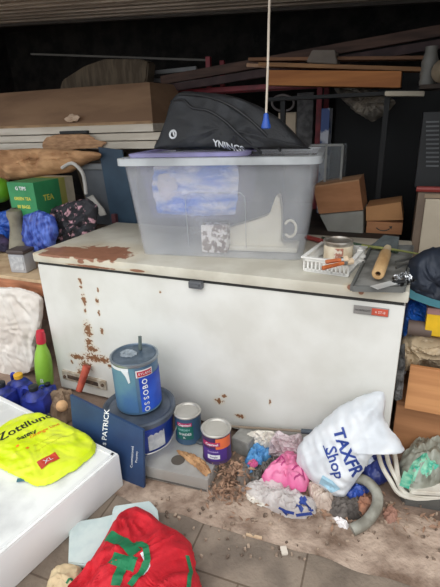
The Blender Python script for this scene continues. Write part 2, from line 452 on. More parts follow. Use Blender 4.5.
vessel([(TX0-fl-.002, TX1+fl+.002, TY0-fl*.6-.002, TY1+fl*.6+.002, TZ1-.03), (TX0-fl-o, TX1+fl+o, TY0-fl*.6-o, TY1+fl*.6+o, TZ1-.026),
        (TX0-fl-o, TX1+fl+o, TY0-fl*.6-o, TY1+fl*.6+o, TZ1+.002), (TX0-fl+.001, TX1+fl-.001, TY0-fl*.6+.001, TY1+fl*.6-.001, TZ1+.006)], .05)
mb = MB()
outer = rr(TX0-fl-o, TX1+fl+o, TY0-fl*.6-o, TY1+fl*.6+o, .055); inner = rr(TX0-fl+.001, TX1+fl-.001, TY0-fl*.6+.001, TY1+fl*.6-.001, .04)
rows = []
for pts, z in ((inner, TZ1-.01), (inner, TZ1+.006), (outer, TZ1+.004), (outer, TZ1-.026), (rr(TX0-fl-o+.004, TX1+fl+o-.004, TY0-fl*.6-o+.004, TY1+fl*.6+o-.004, .05), TZ1-.026), (rr(TX0-fl-o+.004, TX1+fl+o-.004, TY0-fl*.6-o+.004, TY1+fl*.6+o-.004, .05), TZ1-.006)):
    rows.append([mb.bm.verts.new((x, y, z)) for x, y in pts])
n = len(rows[0])
for A, B in zip(rows, rows[1:]+rows[:1]):
    for i in range(n): mb.bm.faces.new((A[i], A[(i+1) % n], B[(i+1) % n], B[i]))
mb.build('rim', m_tubrim, tub, smooth=True)
# moulded panel ridge on the front
g0, g1 = px(187, 190, Y=TY0-.02), px(246, 246, Y=TY0)
mb = MB(); yf = lambda z: TY0-fl*.6*(z-TZ0)/(TZ1-TZ0)-.002
mb.tube([(g0.x, yf(.90), .90), (g0.x, yf(1.05), 1.05), (g0.x, yf(1.13), 1.13), (g0.x+.02, yf(1.15), 1.15), (g1.x-.02, yf(1.15), 1.15), (g1.x, yf(1.13), 1.13), (g1.x, yf(1.0), 1.0), (g1.x, yf(.90), .90)], .0018, n=6, smooth=1)
mb.build('moulded_ridge', mat('ridge_plastic', (224, 228, 230), .3, alpha=.4, trl=.3), tub)

# lilac inner tray hooked in the tub with folded cloth in it
LX0, LX1 = .555, 1.06
tray = thing('insert_tray', 'lilac translucent tray hooked inside the left of the big tub', 'tray', (.76, .4, 1.0))
m_lil = mat('lilac_plastic', (196, 190, 232), .3, alpha=.13, trl=.4)
vessel([(LX0+.05, LX1-.02, TY0+.035, TY1-.05, 1.02), (LX0+.01, LX1+.01, TY0, TY1-.03, TZ1+.02), (LX0+.014, LX1+.006, TY0+.004, TY1-.034, TZ1+.02), (LX0+.054, LX1-.024, TY0+.039, TY1-.054, 1.024)], .03).build('tray_body', m_lil, tray, smooth=True)
mb = MB(); rows = []
for e, z in ((0, TZ1+.008), (.02, TZ1+.008), (.024, TZ1+.022), (0, TZ1+.026)):
    rows.append([mb.bm.verts.new((x, y, z)) for x, y in rr(LX0+.01-e, LX1+.01+e, TY0-e, TY1-.03+e, .04)])
n = len(rows[0])
for A, B in zip(rows, rows[1:]+rows[:1]):
    for i in range(n): mb.bm.faces.new((A[i], A[(i+1) % n], B[(i+1) % n], B[i]))
mb.build('tray_rim', mat('lilac_plastic_rim', (200, 194, 238), .35, alpha=.75, trl=.3), tray, smooth=True)
yq = TY0+.075
mb, bv = bag([(.63, yq, 1.035), (.82, yq, 1.028), (1.02, yq, 1.035), (1.035, yq, 1.20), (1.03, yq, 1.262), (.82, yq, 1.27), (.63, yq, 1.262), (.615, yq, 1.16)], FR, .028, seed=3, crumple=.02, freq=11, back=.12)
o = mb.build('folded_cloth', mat('blue_white_cloth', (70, 140, 240), .8, c2=(250, 251, 255), scale=7, mixlo=.42, mixhi=.60, stretch=(.7, 1, 3)), loc=(.78, yq, 1.03), smooth=True)
tag(o, 'folded pale blue and white cloth seen through the lilac tray', 'cloth')
mb, bv2 = bag([(.66, yq-.028, 1.13), (.69, yq-.028, 1.10), (.725, yq-.028, 1.12), (.75, yq-.028, 1.16), (.75, yq-.028, 1.20), (.71, yq-.028, 1.225), (.67, yq-.028, 1.22), (.65, yq-.028, 1.18)], FR, .012, seed=5, crumple=.006, back=.01, seg=60, rings=8)
tag(mb.build('tissue_bundle', mat('tissue_white', (246, 240, 238), .9), smooth=True), 'small white tissue bundle pressed to the tray front inside the tub', 'tissue')

# cream jug-like sculpted thing, with mottled piece, at the bottom of the tub
Yj = .33
pts = [px(226, 246, Y=Yj), px(228, 229, Y=Yj), px(258, 221, Y=Yj), px(272, 216, Y=Yj), px(279, 196, Y=Yj), px(282, 197, Y=Yj), px(284, 215, Y=Yj), px(283, 243, Y=Yj), px(290, 250, Y=Yj)]
pts[0].z = pts[-1].z = H+.012
jug = thing('cream_vessel', 'cream pointed plastic vessel with curled handle inside the tub', 'vessel', (1.1, Yj, H+.006))
m_cream = mat('cream_plastic', (240, 232, 212), .4, c2=(228, 218, 196))
MB().prism(pts, (0, 1, 0), .09).build('shell', m_cream, jug, bevel=.006, smooth=True)
bx0, bx1 = px(226, 252, Y=Yj).x, px(300, 254, Y=Yj).x
MB().box((bx0, Yj-.03, H+.006), (bx1, Yj+.12, H+.03), bev=.008).build('base_slab', m_cream, jug, smooth=True)
c = px(294, 230, Y=Yj+.04)
MB().tube([c+V((.028*cos(a), 0, .04*sin(a))) for a in [radians(k) for k in range(-140, 150, 24)]], .006, n=8).build('handle', m_cream, jug, smooth=True)
q0, q1 = px(207, 250, Y=.27), px(230, 224, Y=.27)
mb = MB().box((q0.x, .25, H+.006), (q1.x, .33, q1.z), bev=.006)
tag(mb.build('mottled_mug', mat('mottled_brown_white', (232, 224, 218), .5, c2=(112, 84, 68), scale=38, mixlo=.47, mixhi=.53), smooth=True), 'brown and white mottled block beside the cream vessel in the tub', 'ornament')

# ------------------------------------------------------------------ black soft case on the tub
Yc = .30
cpx = [(153, 155), (158, 140), (165, 122), (170, 104), (176, 94), (183, 91), (196, 92), (215, 93), (236, 97), (257, 105), (276, 116), (292, 132), (305, 147), (311, 159), (240, 160), (200, 158)]
case = thing('soft_case', 'black padded soft carry case lying on top of the storage tub', 'case', (.87, .45, TZ1+.01))
N_c = V((0, -1, .12)).normalized(); P_c = V((.8, Yc, 1.32))
op = [px(x, y, P=P_c, N=N_c) for x, y in cpx]
zmin = TZ1+.03
for p in op: p.z = max(p.z, zmin)
m_case = mat('black_nylon', (40, 42, 46), .6, c2=(27, 28, 31), scale=9, bump=.3, bscale=160)
mb, bvc = bag(op, N_c, .035, seed=9, crumple=.010, freq=5, back=.26, soft=.28, edge=.002)
cb = mb.build('case_body', m_case, case, smooth=True)
dc = drape(bvc, N_c, .003)
m_pipe = mat('case_piping', (24, 25, 28), .45)
P = lambda pts: [px(x, y, P=P_c, N=N_c) for x, y in pts]
mb = MB().tube([dc(p) for p in P([(172, 102), (186, 101), (196, 109), (212, 112), (228, 122), (243, 136), (262, 153)])], .006, n=8)
mb.tube([dc(p) for p in P([(182, 95), (205, 97), (228, 104), (248, 117), (266, 133), (281, 151)])], .006, n=8)
mb.build('piping', m_pipe, case, smooth=True)
s = strip(P([(176, 150), (212, 148), (262, 154)]), .012, N_c, dc)
s.build('zip', mat('zip_tape', (16, 17, 20), .5), case)
wht = mat('print_white', (236, 238, 240), .6)
fnc = planefn(P([(231, 147)])[0], P([(243, 151)])[0]-P([(219, 145)])[0], UP, post=drape(bvc, N_c, .006))
text('YNINGS', .040, fnc, 'lettering', wht, cb, bold=.001)
c = P([(177, 135)])[0]
ring = [dc(c+V((.017*cos(a), 0, .017*sin(a)))) for a in [2*pi*k/16 for k in range(17)]]
mb = MB().tube(ring, .0045, n=6, smooth=1); mb.tube([dc(c+V((0, 0, .012))), dc(c+V((.006, 0, -.006)))], .004, n=6)
mb.build('round_logo', wht, case)

TURN = Matrix.Translation(V((1.335, .235, 0))) @ Matrix.Rotation(radians(8.5), 4, 'Z') @ Matrix.Translation(V((-1.335, -.2, 0)))
bpy.context.view_layer.update()
for o in list(COL.objects):
    if o.parent is None and o.name.split('.')[0] in ('storage_tub', 'insert_tray', 'folded_cloth', 'tissue_bundle', 'cream_vessel', 'mottled_mug'):
        mw = TURN @ Matrix.Translation(o.location); o.location = mw.to_translation(); o.rotation_euler = (0, 0, radians(8.5))

# ------------------------------------------------------------------ pull cord hanging in front
pc = px(266, 128, Y=.12); pt_ = px(270, -14, Y=.12)
ct = thing('pull_cord', 'white pull cord with a blue bell end hanging before the black case', 'pull cord', (pc.x, pc.y, pc.z))
MB().tube([V((pt_.x+.02, pt_.y, 2.24)), pt_, px(268, 60, Y=.12), px(266, 118, Y=.12)], .0045, n=8, smooth=6).build('cord', mat('cord_white', (228, 214, 196), .8), ct, smooth=True)
MB().lathe([(.004, .055), (.009, .05), (.011, .035), (.017, .012), (.019, 0), (.012, -.004)], (pc.x, pc.y, pc.z)).build('pull_end', mat('blue_plastic', (46, 92, 190), .35), ct, smooth=True)

# ------------------------------------------------------------------ on the right of the freezer
m_white = mat('white_plastic', (238, 236, 230), .4)
bk = thing('plastic_basket', 'small white slotted plastic basket on the right of the freezer lid', 'basket', (1.48, .14, H))
Mk = rotz((1.38, .12, H), radians(-17))
bx, by, bz, bw, bd, bh = 1.375, .095, H+.002, .185, .24, .062
Mk = Matrix.Translation(V((bx, by, 0))) @ Matrix.Rotation(radians(-8), 4, 'Z') @ Matrix.Translation(V((-bx, -by, 0)))
MB().box((bx, by, bz), (bx+bw, by+bd, bz+.006), Mk).build('basket_base', m_white, bk)
mb = MB()
for z0, z1, e in ((bz+.004, bz+.014, 0), (bz+bh-.014, bz+bh, .004)):
    mb.box((bx-e, by-e, z0), (bx+bw+e, by+.004, z1), Mk); mb.box((bx-e, by+bd-.004, z0), (bx+bw+e, by+bd+e, z1), Mk)
    mb.box((bx-e, by-e, z0), (bx+.004, by+bd+e, z1), Mk); mb.box((bx+bw-.004, by-e, z0), (bx+bw+e, by+bd+e, z1), Mk)
for k in range(12):
    x = bx+bw*k/11
    for y in (by, by+bd-.003): mb.box((x-.0035, y, bz+.005), (x+.0035, y+.003, bz+bh-.006), Mk)
for k in range(14):
    y = by+bd*k/13
    for x in (bx, bx+bw-.003): mb.box((x, y-.0035, bz+.005), (x+.003, y+.0035, bz+bh-.006), Mk)
mb.build('slotted_sides', m_white, bk)
MB().box((bx-.012, by-.010, bz+bh-.004), (bx+bw+.012, by+.006, bz+bh+.004), Mk, bev=.003).box((bx-.012, by+bd-.006, bz+bh-.004), (bx+bw+.012, by+bd+.01, bz+bh+.004), Mk, bev=.003)\
   .box((bx-.012, by, bz+bh-.004), (bx+.006, by+bd, bz+bh+.004), Mk, bev=.003).box((bx+bw-.006, by, bz+bh-.004), (bx+bw+.012, by+bd, bz+bh+.004), Mk, bev=.003).build('basket_rim', m_white, bk, smooth=True)
tc_ = px(339, 246, Y=.25); tr_ = .062; tcx, tcy = tc_.x-.005, .26
tn = thing('paint_tin', 'small cream labelled tin standing in the white basket', 'tin', (tcx, tcy, bz+.008))
MB().lathe([(tr_, 0), (tr_, .085), (tr_+.002, .088), (tr_+.001, .094), (tr_-.006, .094), (tr_-.008, .088), (0.001, .088)], (tcx, tcy, bz+.008)).build('tin_body', mat('dull_tin', (188, 184, 176), .35, .7, c2=(150, 138, 124), scale=20), tn, smooth=True)
sector((tcx, tcy), tr_, radians(-150), radians(20), bz+.018, bz+.082).build('tin_label', mat('cream_label', (226, 214, 190), .7, c2=(206, 186, 156), scale=18), tn, smooth=True)
sector((tcx, tcy), tr_+.002, radians(-95), radians(-62), bz+.024, bz+.078).build('label_print', mat('red_brown_print', (168, 112, 92), .7, c2=(222, 208, 190), scale=60, mixlo=.45, mixhi=.55), tn)
for i, (a, b_, lb) in enumerate([((323, 268), (352, 261), 'orange wooden handled brush lying nearest the front in the white basket'), ((326, 262), (347, 259), 'dark orange handled brush lying behind in the white basket')]):
    A, B = px(*a, z=bz+bh+.006+i*.012), px(*b_, z=bz+bh+.01+i*.012)
    br_ = thing('paint_brush', lb, 'paint brush', A.lerp(B, .5), 'paint brushes in the basket')
    MB().tube([A, A.lerp(B, .3), A.lerp(B, .7)], .009, n=8, taper=.8).build('brush_handle', mat('orange_varnish', (206, 116, 62), .35, c2=(170, 84, 40), scale=20), br_, smooth=True)
    MB().tube([A.lerp(B, .68), A.lerp(B, .8)], .011, n=8).build('ferrule', mat('bright_steel', (190, 188, 184), .3, .9), br_, smooth=True)
    MB().tube([A.lerp(B, .8), B], .012, n=8, taper=1.15).build('bristles', mat('cream_bristle', (214, 190, 160), .9), br_)
A = px(360, 254, z=H+.05)
pg = thing('white_roll', 'white ridged roll standing behind the basket corner on the lid', 'roll', (A.x, A.y, H))
MB().lathe([(.018, 0), (.018, .012), (.024, .014), (.024, .022), (.018, .024), (.018, .034), (.024, .036), (.024, .044), (.014, .05), (.014, .07)], (A.x, A.y, H+.001)).build('roll_body', m_white, pg, smooth=True)
MB().lathe([(.01, 0), (.01, .012)], (A.x, A.y, H+.07)).build('roll_cap', mat('cap_grey', (196, 194, 190), .5), pg)

# paint tray
tq = [px(352, 291, z=H+.002), px(403, 292, z=H+.002), px(412, 250, z=H+.002), px(372, 249, z=H+.002)]
pt2 = thing('paint_tray', 'shallow dark grey paint tray on the right end of the freezer lid', 'paint tray', (1.68, .2, H))
MB().prism(tq, UP, .004).build('tray_floor', mat('tray_grey', (146, 146, 142), .5, c2=(112, 112, 108), scale=12), pt2)
mb = MB()
for i in range(4):
    a_, b_ = tq[i], tq[(i+1) % 4]; d_ = (b_-a_); s_ = d_.cross(UP).normalized()*.008
    mb.prism([a_-s_*.1, b_-s_*.1, b_+s_, a_+s_], UP, .022)
mb.build('tray_wall', mat('tray_wall_grey', (104, 105, 102), .5), pt2)
R0, R1 = px(378, 274, z=H+.04), px(388, 247, z=H+.045)
rl = thing('wooden_roller', 'hollow pale wooden roller lying in the grey paint tray', 'roller', R0)
d_ = (R1-R0); ln_ = d_.length; Mr = Matrix.Translation(R0) @ d_.to_track_quat('Z', 'Y').to_matrix().to_4x4()
MB().lathe([(.010, .03), (.010, 0), (.021, 0), (.024, .006), (.024, ln_*.7), (.021, ln_*.72)], (0, 0, 0), Mr, cap=False).build('roller_sleeve', mat('pale_wood', (206, 170, 122), .6, c2=(186, 146, 98), scale=8, stretch=(3, 1, 1)), rl, smooth=True)
MB().lathe([(.016, ln_*.7), (.016, ln_*.95)], (0, 0, 0), Mr).build('roller_end', mat('pale_wood_end', (222, 200, 164), .6), rl, smooth=True)
MB().lathe([(.0098, .02), (.0098, .024)], (0, 0, 0), Mr).build('bore', mat('dark_bore', (60, 46, 34), .9), rl)
A, B = px(362, 246, z=H+.02), px(425, 255, z=H+.03)
tag(MB().tube([A, A.lerp(B, .5)+V((0, 0, .004)), B], .009, n=8, taper=.3).build('green_stake', mat('yellow_green_paint', (148, 150, 84), .5, c2=(116, 120, 62), scale=20), smooth=True), 'yellow-green tapering stake lying behind the wooden roller', 'stake')
A, B = px(322, 238, z=H+.012), px(398, 252, z=H+.012)
tag(MB().tube([A, B], .008, n=8).build('green_rod', mat('dark_green_paint', (62, 84, 66), .5)), 'thin dark green rod lying along the back of the freezer lid', 'rod')
A, B = px(306, 237, z=H+.015), px(322, 241, z=H+.015)
tag(MB().tube([A, B], .012, n=8).build('red_tool_handle', mat('dull_red', (150, 58, 52), .5), smooth=True), 'dull red tool handle lying right behind the milky tub', 'tool handle')
tag(MB().prism([px(370, 248, z=H+.01), px(398, 250, z=H+.01), px(399, 239, z=H+.06), px(384, 237, z=H+.06)], V((0, .3, 1)), .01).build('grey_slate_tile', mat('slate_grey', (82, 88, 88), .6, c2=(62, 68, 68), scale=14)), 'grey slate piece propped at the back right of the freezer lid', 'slate')
A, B = px(374, 288, z=H+.025), px(400, 281, z=H+.028)
sc_ = thing('scraper', 'silver metal scraper lying across the front of the paint tray', 'scraper', A.lerp(B, .5))
MB().box((0, -.018, 0), ((B-A).length*.75, .018, .002), Matrix.Translation(A) @ (B-A).to_track_quat('X', 'Z').to_matrix().to_4x4()).build('blade', mat('blade_steel', (226, 226, 222), .35, .2), sc_)
MB().tube([A.lerp(B, .72), B+V((.015, 0, 0))], .008, n=8).build('grip', mat('black_plastic', (30, 30, 31), .6), sc_)
random.seed(3)
A = px(404, 276, z=H+.03)
mb, _ = bag([A+V((.035*cos(a)*(1+.4*sin(3*a)), .05*sin(a), -.02)) for a in [2*pi*k/12 for k in range(12)]], UP, .018, seed=21, crumple=.016, freq=40, seg=60, rings=10)
tag(mb.build('foil_scrap', mat('crumpled_foil', (196, 198, 200), .25, .9, c2=(60, 60, 60), scale=60), smooth=False), 'crumpled silver foil at the right edge of the paint tray', 'foil')
MB2 = MB().tube([px(396, 262, z=H+.03), px(412, 258, z=H+.035)], .006, n=8).tube([px(396, 268, z=H+.03), px(410, 263, z=H+.035)], .005, n=8)
tag(MB2.build('metal_hook', mat('bright_steel', (190, 188, 184), .3, .9), smooth=True), 'two-pronged grey steel hook behind the crumpled foil', 'hook')

# ------------------------------------------------------------------ in front of the freezer: paint
PB = px(139, 404, z=.25); PR = .16
pail = thing('paint_pail', 'wide dark blue paint pail with grey lid behind the navy panel', 'paint pail', (PB.x, PB.y, 0))
m_pail = mat('navy_plastic', (30, 62, 158), .35, c2=(26, 48, 120))
MB().lathe([(PR-.02, .003), (PR-.008, .2), (PR-.002, .205), (PR-.002, .225)], (PB.x, PB.y, 0)).build('pail_body', m_pail, pail, smooth=True)
MB().lathe([(PR, .222), (PR+.006, .224), (PR+.006, .245), (PR-.004, .25), (PR-.012, .246), (PR-.02, .238), (.001, .238)], (PB.x, PB.y, 0), n=56).build('pail_lid', mat('slate_plastic', (84, 92, 104), .45, c2=(62, 70, 82), scale=10), pail, smooth=True)
am = radians(-46)
sector((PB.x, PB.y), PR-.011, am, am+.55, .10, .19).build('pail_label', mat('label_grey', (206, 206, 204), .5, c2=(170, 172, 178), scale=20), pail)
tx = lambda a, r, z: V((PB.x+r*cos(a), PB.y+r*sin(a), z))
MB().tube([tx(radians(30), PR+.012, .2), tx(radians(8), PR+.02, .17), tx(radians(-20), PR+.03, .13), tx(radians(-45), PR+.03, .12), tx(radians(-62), PR+.02, .12), tx(radians(-75), PR+.01, .14)], .0035, n=8).build('wire_handle', mat('bright_steel', (190, 188, 184), .3, .9), pail, smooth=True)

CB = px(134, 354, z=.50); CR = .103; cz = .2505
CC = (CB.x, CB.y)
can = thing('paint_can', 'tall blue metal paint can standing on the pail lid', 'paint can', (CB.x, CB.y, cz))
MB().lathe([(CR-.002, 0), (CR, .004), (CR-.002, .01), (CR-.002, .236), (CR+.001, .238)], (CB.x, CB.y, cz), n=48).build('can_body', mat('blue_grey_can', (106, 138, 160), .35, .3, c2=(78, 110, 140), scale=5), can, smooth=True)
mb = MB().lathe([(CR-.003, .245), (CR-.008, .252), (CR-.012, .246), (CR-.03, .243), (.001, .243)], (CB.x, CB.y, cz), n=48)
mb.build('can_lid', mat('lid_blue_grey', (96, 112, 128), .35, .3, c2=(70, 86, 102), scale=14), can, smooth=True)
MB().lathe([(CR+.001, .236), (CR+.004, .24), (CR+.004, .249), (CR-.003, .252), (CR-.009, .247), (CR-.009, .2435)], (CB.x, CB.y, cz), n=48, cap=False).build('can_rim', mat('rim_steel_blue', (150, 160, 168), .3, .6), can, smooth=True)
sector(CC, CR-.0015, radians(-140), radians(-58), cz+.012, cz+.236).build('pale_label', mat('label_pale_blue', (92, 134, 150), .5, c2=(70, 108, 150), scale=5), can, smooth=True)['label'] = 'pale teal part of the label'
sector(CC, CR-.0012, radians(-50), radians(36), cz+.012, cz+.185).build('deep_label', mat('label_royal', (32, 66, 170), .45, c2=(44, 88, 196), scale=9), can, smooth=True)['label'] = 'royal blue part of the label'
sector(CC, CR, radians(-56), radians(-14), cz+.188, cz+.222).build('red_badge', mat('badge_white', (228, 224, 222), .5), can)
sector(CC, CR+.002, radians(-53), radians(-17), cz+.193, cz+.217).build('red_badge_field', mat('badge_crimson', (188, 44, 64), .5), can)
text('LEYLAND', .017, cylfn(CC, CR+.004, radians(-35), cz+.205), 'badge_lettering', wht, can)
for k, ch in enumerate('OBOSSO'):
    text(ch, .034, cylfn(CC, CR+.002, radians(-36), cz+.165-k*.028, radians(90)), 'label_letter', wht, can, bold=.0008)
# drips and thin handle/stirrer
mb = MB()
for a, z0, ww in ((-104, .05, .3), (-76, .20, .13), (-90, .215, .2)): pass
sector(CC, CR, radians(-128), radians(-72), cz+.222, cz+.242).build('paint_drip', mat('drip_white', (214, 218, 220), .4), can)
mb = MB(); mb.prism([V((CC[0]+(CR+.001)*cos(radians(a)), CC[1]+(CR+.001)*sin(radians(a)), cz+z)) for a, z in ((-90, .225), (-72, .225), (-70, .17), (-74, .165), (-80, .2))], V((cos(radians(-80)), sin(radians(-80)), 0)), .003)
mb.build('paint_run', mat('drip_white', (214, 218, 220), .4), can)
S0 = px(135, 345, z=cz+.245); S1 = px(136, 334, z=cz+.30)
tag(MB().tube([V((CC[0]+.0, CC[1]+.05, cz+.246)), V((CC[0]+.003, CC[1]+.055, cz+.31))], .008, n=8).build('paint_stirrer', mat('stirrer_grey_green', (96, 108, 104), .6)), 'short grey-green stirrer stub standing on the tall paint can', 'stirrer')
mb, _ = bag([V((CC[0]-.03+.04*cos(a), CC[1]+.0+.035*sin(a), cz+.2445)) for a in [2*pi*k/10 for k in range(10)]], UP, .006, seed=4, crumple=.006, freq=60, seg=40, rings=6)
tag(mb.build('dried_paint_skin', mat('dried_paint', (148, 158, 166), .4), smooth=True), 'crust of dried pale paint on the tall can lid', 'paint', kind='stuff')

# metal tray box on the ground
tag_t = px(208, 480, z=.075)
mt0 = px(145, 466, z=.075); mt1 = px(240, 457, z=.075)
dx = (tag_t-mt0); dx.z = 0; dxn = dx.normalized(); dyn = V((-dxn.y, dxn.x, 0))
dpt = (mt1-tag_t).dot(dyn)
st = thing('steel_box', 'low brushed steel box on the ground under the two small tins', 'steel box', (tag_t.x-.2, tag_t.y+.1, 0))
m_steel = None
Mt = Matrix.Translation(V((tag_t.x, tag_t.y, 0))) @ Matrix.Rotation(atan2(dxn.y, dxn.x), 4, 'Z')
m_steel = mat('brushed_steel', (196, 195, 190), .42, .4, c2=(172, 168, 162), scale=5)
MB().box((-.315, 0, .004), (0, .245, .075), Mt, bev=.008).build('shell', m_steel, st, smooth=True)
hc = px(178, 460, z=.076); MB().lathe([(.03, 0), (.03, .0015)], (hc.x, hc.y, .0755)).build('drain_hole', mat('hole_brown', (92, 84, 76), .7), st)
MB().box((-.31, -.002, .012), (-.01, .002, .02), Mt).build('seam', mat('seam_grey', (120, 118, 114), .5, .5), st)

def tin(cx, cy, z, r, h, lb, mats, txt, group=None):
    T = thing('small_paint_tin', lb, 'paint tin', (cx, cy, z))
    MB().lathe([(r, .001), (r+.001, .004), (r-.001, .008), (r-.001, h-.012), (r, h-.009)], (cx, cy, z)).build('tin_body', mats[0], T, smooth=True)
    mb = MB().lathe([(r+.002, h-.006), (r+.003, h), (r-.002, h+.003), (r-.008, h+.001), (r-.012, h-.004), (.001, h-.004)], (cx, cy, z)); mb.build('tin_lid', mat('tin_lid_steel', (196, 192, 184), .35, .5, c2=(176, 172, 164)), T, smooth=True)
    ac = atan2(CAM.y-cy, CAM.x-cx)
    for nm, m_, a0, a1, z0, z1, rr_ in mats[1]:
        lab = sector((cx, cy), r+rr_, ac+radians(a0), ac+radians(a1), z+z0*h, z+z1*h).build(nm, m_, T, smooth=True)
    for s_, sz, a0, zz, m_ in txt:
        text(s_, sz, cylfn((cx, cy), r+.003, ac+radians(a0), z+zz*h), 'tin_lettering', m_, lab, bold=.0003)
    return T
t1 = px(187, 410, z=.225); t2 = px(216, 427, z=.225)
m_blu = mat('tin_slate_blue', (62, 92, 120), .4); m_mag = mat('tin_magenta', (170, 52, 96), .45); m_grn = mat('tin_green', (26, 108, 96), .45, c2=(22, 90, 84))
m_pur = mat('tin_purple', (78, 48, 132), .45); m_org = mat('tin_orange', (226, 112, 66), .45); m_dpur = mat('tin_dark_purple', (72, 50, 92), .45)
tin(t1.x, t1.y, .0762, .061, .147, 'small slate blue tin with green label, left of the purple one', (m_blu, [('magenta_band', m_mag, -50, 15, .70, .82, 0), ('green_label', m_grn, -55, 20, .22, .70, 0)]),
    [('Cuprinol', .016, -16, .76, wht), ('GARDEN', .014, -20, .58, mat('pale_teal', (150, 200, 190), .6)), ('SHADES', .017, -16, .42, wht), ('1L', .014, -20, .3, wht)])
tin(t2.x, t2.y, .0762, .063, .147, 'small purple tin with orange corner, right of the green-labelled one', (m_dpur, [('orange_band', m_org, -5, 62, .55, .92, 0), ('magenta_band', m_mag, -60, 12, .66, .80, .0008), ('purple_label', m_pur, -60, 40, .14, .56, .0004), ('white_label', wht, -38, 10, .22, .36, .001)]),
    [('Cuprinol', .016, -20, .73, wht), ('Ducksback', .011, -16, .48, mat('ink_lilac', (190, 170, 220), .6)), ('Purple', .013, -14, .29, m_pur)])
# concrete block & dark lid behind tins
c = px(240, 455, z=.0); 
tag(MB().box((c.x-.045, c.y+.0, 0), (c.x+.045, c.y+.1, .085), rotz(c, radians(-12)), bev=.006).build('concrete_block', mat('block_grey', (150, 148, 142), .9, c2=(126, 124, 118), scale=14, bump=.4)), 'small grey concrete block right of the purple tin', 'block')
c = px(201, 441, z=.08)
tag(MB().lathe([(.05, 0), (.052, .006), (.046, .012), (.001, .012)], (c.x, c.y+.03, .0765)).build('plastic_disc', mat('dark_slate_lid', (70, 78, 86), .5), smooth=True), 'dark round plastic disc between the two small tins', 'disc')
# torn brown paper on the steel box
mb, _ = bag([px(x, y, z=.078) for x, y in [(176, 451), (186, 452), (196, 457), (206, 463), (212, 474), (204, 476), (196, 467), (186, 460)]], UP, .012, seed=8, crumple=.012, freq=45, seg=70, rings=8)
tag(mb.build('torn_wrapper', mat('brown_paper', (196, 154, 110), .8, c2=(164, 122, 84), scale=20), smooth=True), 'torn brown paper strip lying on the steel box', 'paper')

# ------------------------------------------------------------------ navy panel
n0, n1 = px(143, 430.5, z=.28), px(70, 395, z=.33)
pb0 = px(140, 492, z=.0); dn = (n0-n1); dn.z = 0; dnn = dn.normalized()
q = [n1, n0, V((n0.x-.006, n0.y-.035, .0)), V((n1.x-.006, n1.y-.035, .0))]
nn = (q[1]-q[0]).cross(q[2]-q[0]).normalized()
if nn.y > 0: nn = -nn
sign = thing('navy_board', 'navy blue board with white lettering leaning on the paint pail', 'board', (q[2]+q[3])/2)
MB().prism(q, -nn, .012).build('board', mat('navy_card', (40, 66, 104), .55, c2=(34, 56, 92)), sign)
Ud = (q[1]-q[2]).normalized(); Rd = dnn
onb = lambda x, y: px(x, y, P=q[1]+nn*.002, N=nn)
text('s PATRICK', .040, planefn(onb(105.5, 427.5), onb(107.5, 420)-onb(104.5, 452), -(onb(112, 437)-onb(100, 435))), 'title_lettering', wht, sign, bold=.0006)
for (x, s_, sz) in ((132, 'Commissioned', .018), (136.5, 'Property', .016)):
    text(s_, sz, planefn(onb(x, 457), onb(x+.5, 440)-onb(x-1, 466), -(onb(140, 457)-onb(128, 455))), 'small_lettering', wht, sign)

# ------------------------------------------------------------------ white flat pack box
wc = V((.755, -.478, 0)); th = radians(-9.8)
Mw = Matrix.Translation(wc) @ Matrix.Rotation(th, 4, 'Z')
wb = thing('white_drawer_box', 'large flat white box on the ground under the yellow packet', 'box', wc+V((-.3, -.4, 0)))
m_wb = mat('white_laminate', (238, 238, 234), .4, c2=(228, 228, 226), scale=3)
MB().box((-.95, -.88, .001), (0, 0, .168), Mw, bev=.006).build('carcass', m_wb, wb, smooth=True)
MB().box((-.95, -.88, .1675), (-.002, -.004, .174), Mw, bev=.002).build('top_panel', mat('white_laminate_top', (244, 244, 240), .35), wb)
MB().box((-.94, -.87, .1735), (-.024, -.85, .178), Mw).box((-.024, -.87, .1735), (-.012, -.014, .178), Mw).box((-.94, -.026, .1735), (-.012, -.014, .178), Mw).build('raised_edge', m_wb, wb)

# yellow packet
vz = .178
N_v = UP
vo = [px(x, y, z=vz+.004) for x, y in [(-22, 448), (-8, 436), (8, 424), (24, 417), (40, 415), (56, 421), (72, 429), (90, 438), (96, 444), (94, 454), (78, 468), (60, 478), (44, 486), (38, 487), (18, 478), (0, 468), (-18, 462)]]
vp = thing('hi_vis_packet', 'bright yellow plastic packet of safety wear on the flat white box', 'packet', px(40, 455, z=vz))
mb, bvv = bag(vo, UP, .034, seed=12, crumple=.006, freq=14, soft=.2, edge=.004, seg=140, rings=22)
mb.build('packet_body', mat('fluorescent_yellow', (212, 232, 20), .35, c2=(228, 240, 60), scale=12), vp, smooth=True)
dv = drape(bvv, UP, .0015)
uu = px(60, 415, z=vz)-px(0, 443, z=vz); uu.z = 0; uu.normalize(); vv = V((-uu.y, uu.x, 0))
m_ink = mat('ink_black', (34, 38, 24), .6); m_oink = mat('ink_orange', (240, 140, 20), .6)
def vt(s_, x, y, sz, mm_, bold=0, nm='packet_lettering'):
    return text(s_, sz, planefn(px(x, y, z=vz+.03), uu, vv, post=dv), nm, mm_, vp, bold=bold)
vt('Zottllund', 26, 427, .062, m_ink, .0012)
vt('Safety', 27, 437, .034, m_ink, .001)
vt('Orange Line', 45, 432, .026, m_oink, .0006)
vt('High visibility waistcoat', 47, 441, .012, mat('ink_ochre', (196, 190, 20), .6))
vt('Large size for adults EN 471', 51, 445, .012, mat('ink_ochre', (196, 190, 20), .6))
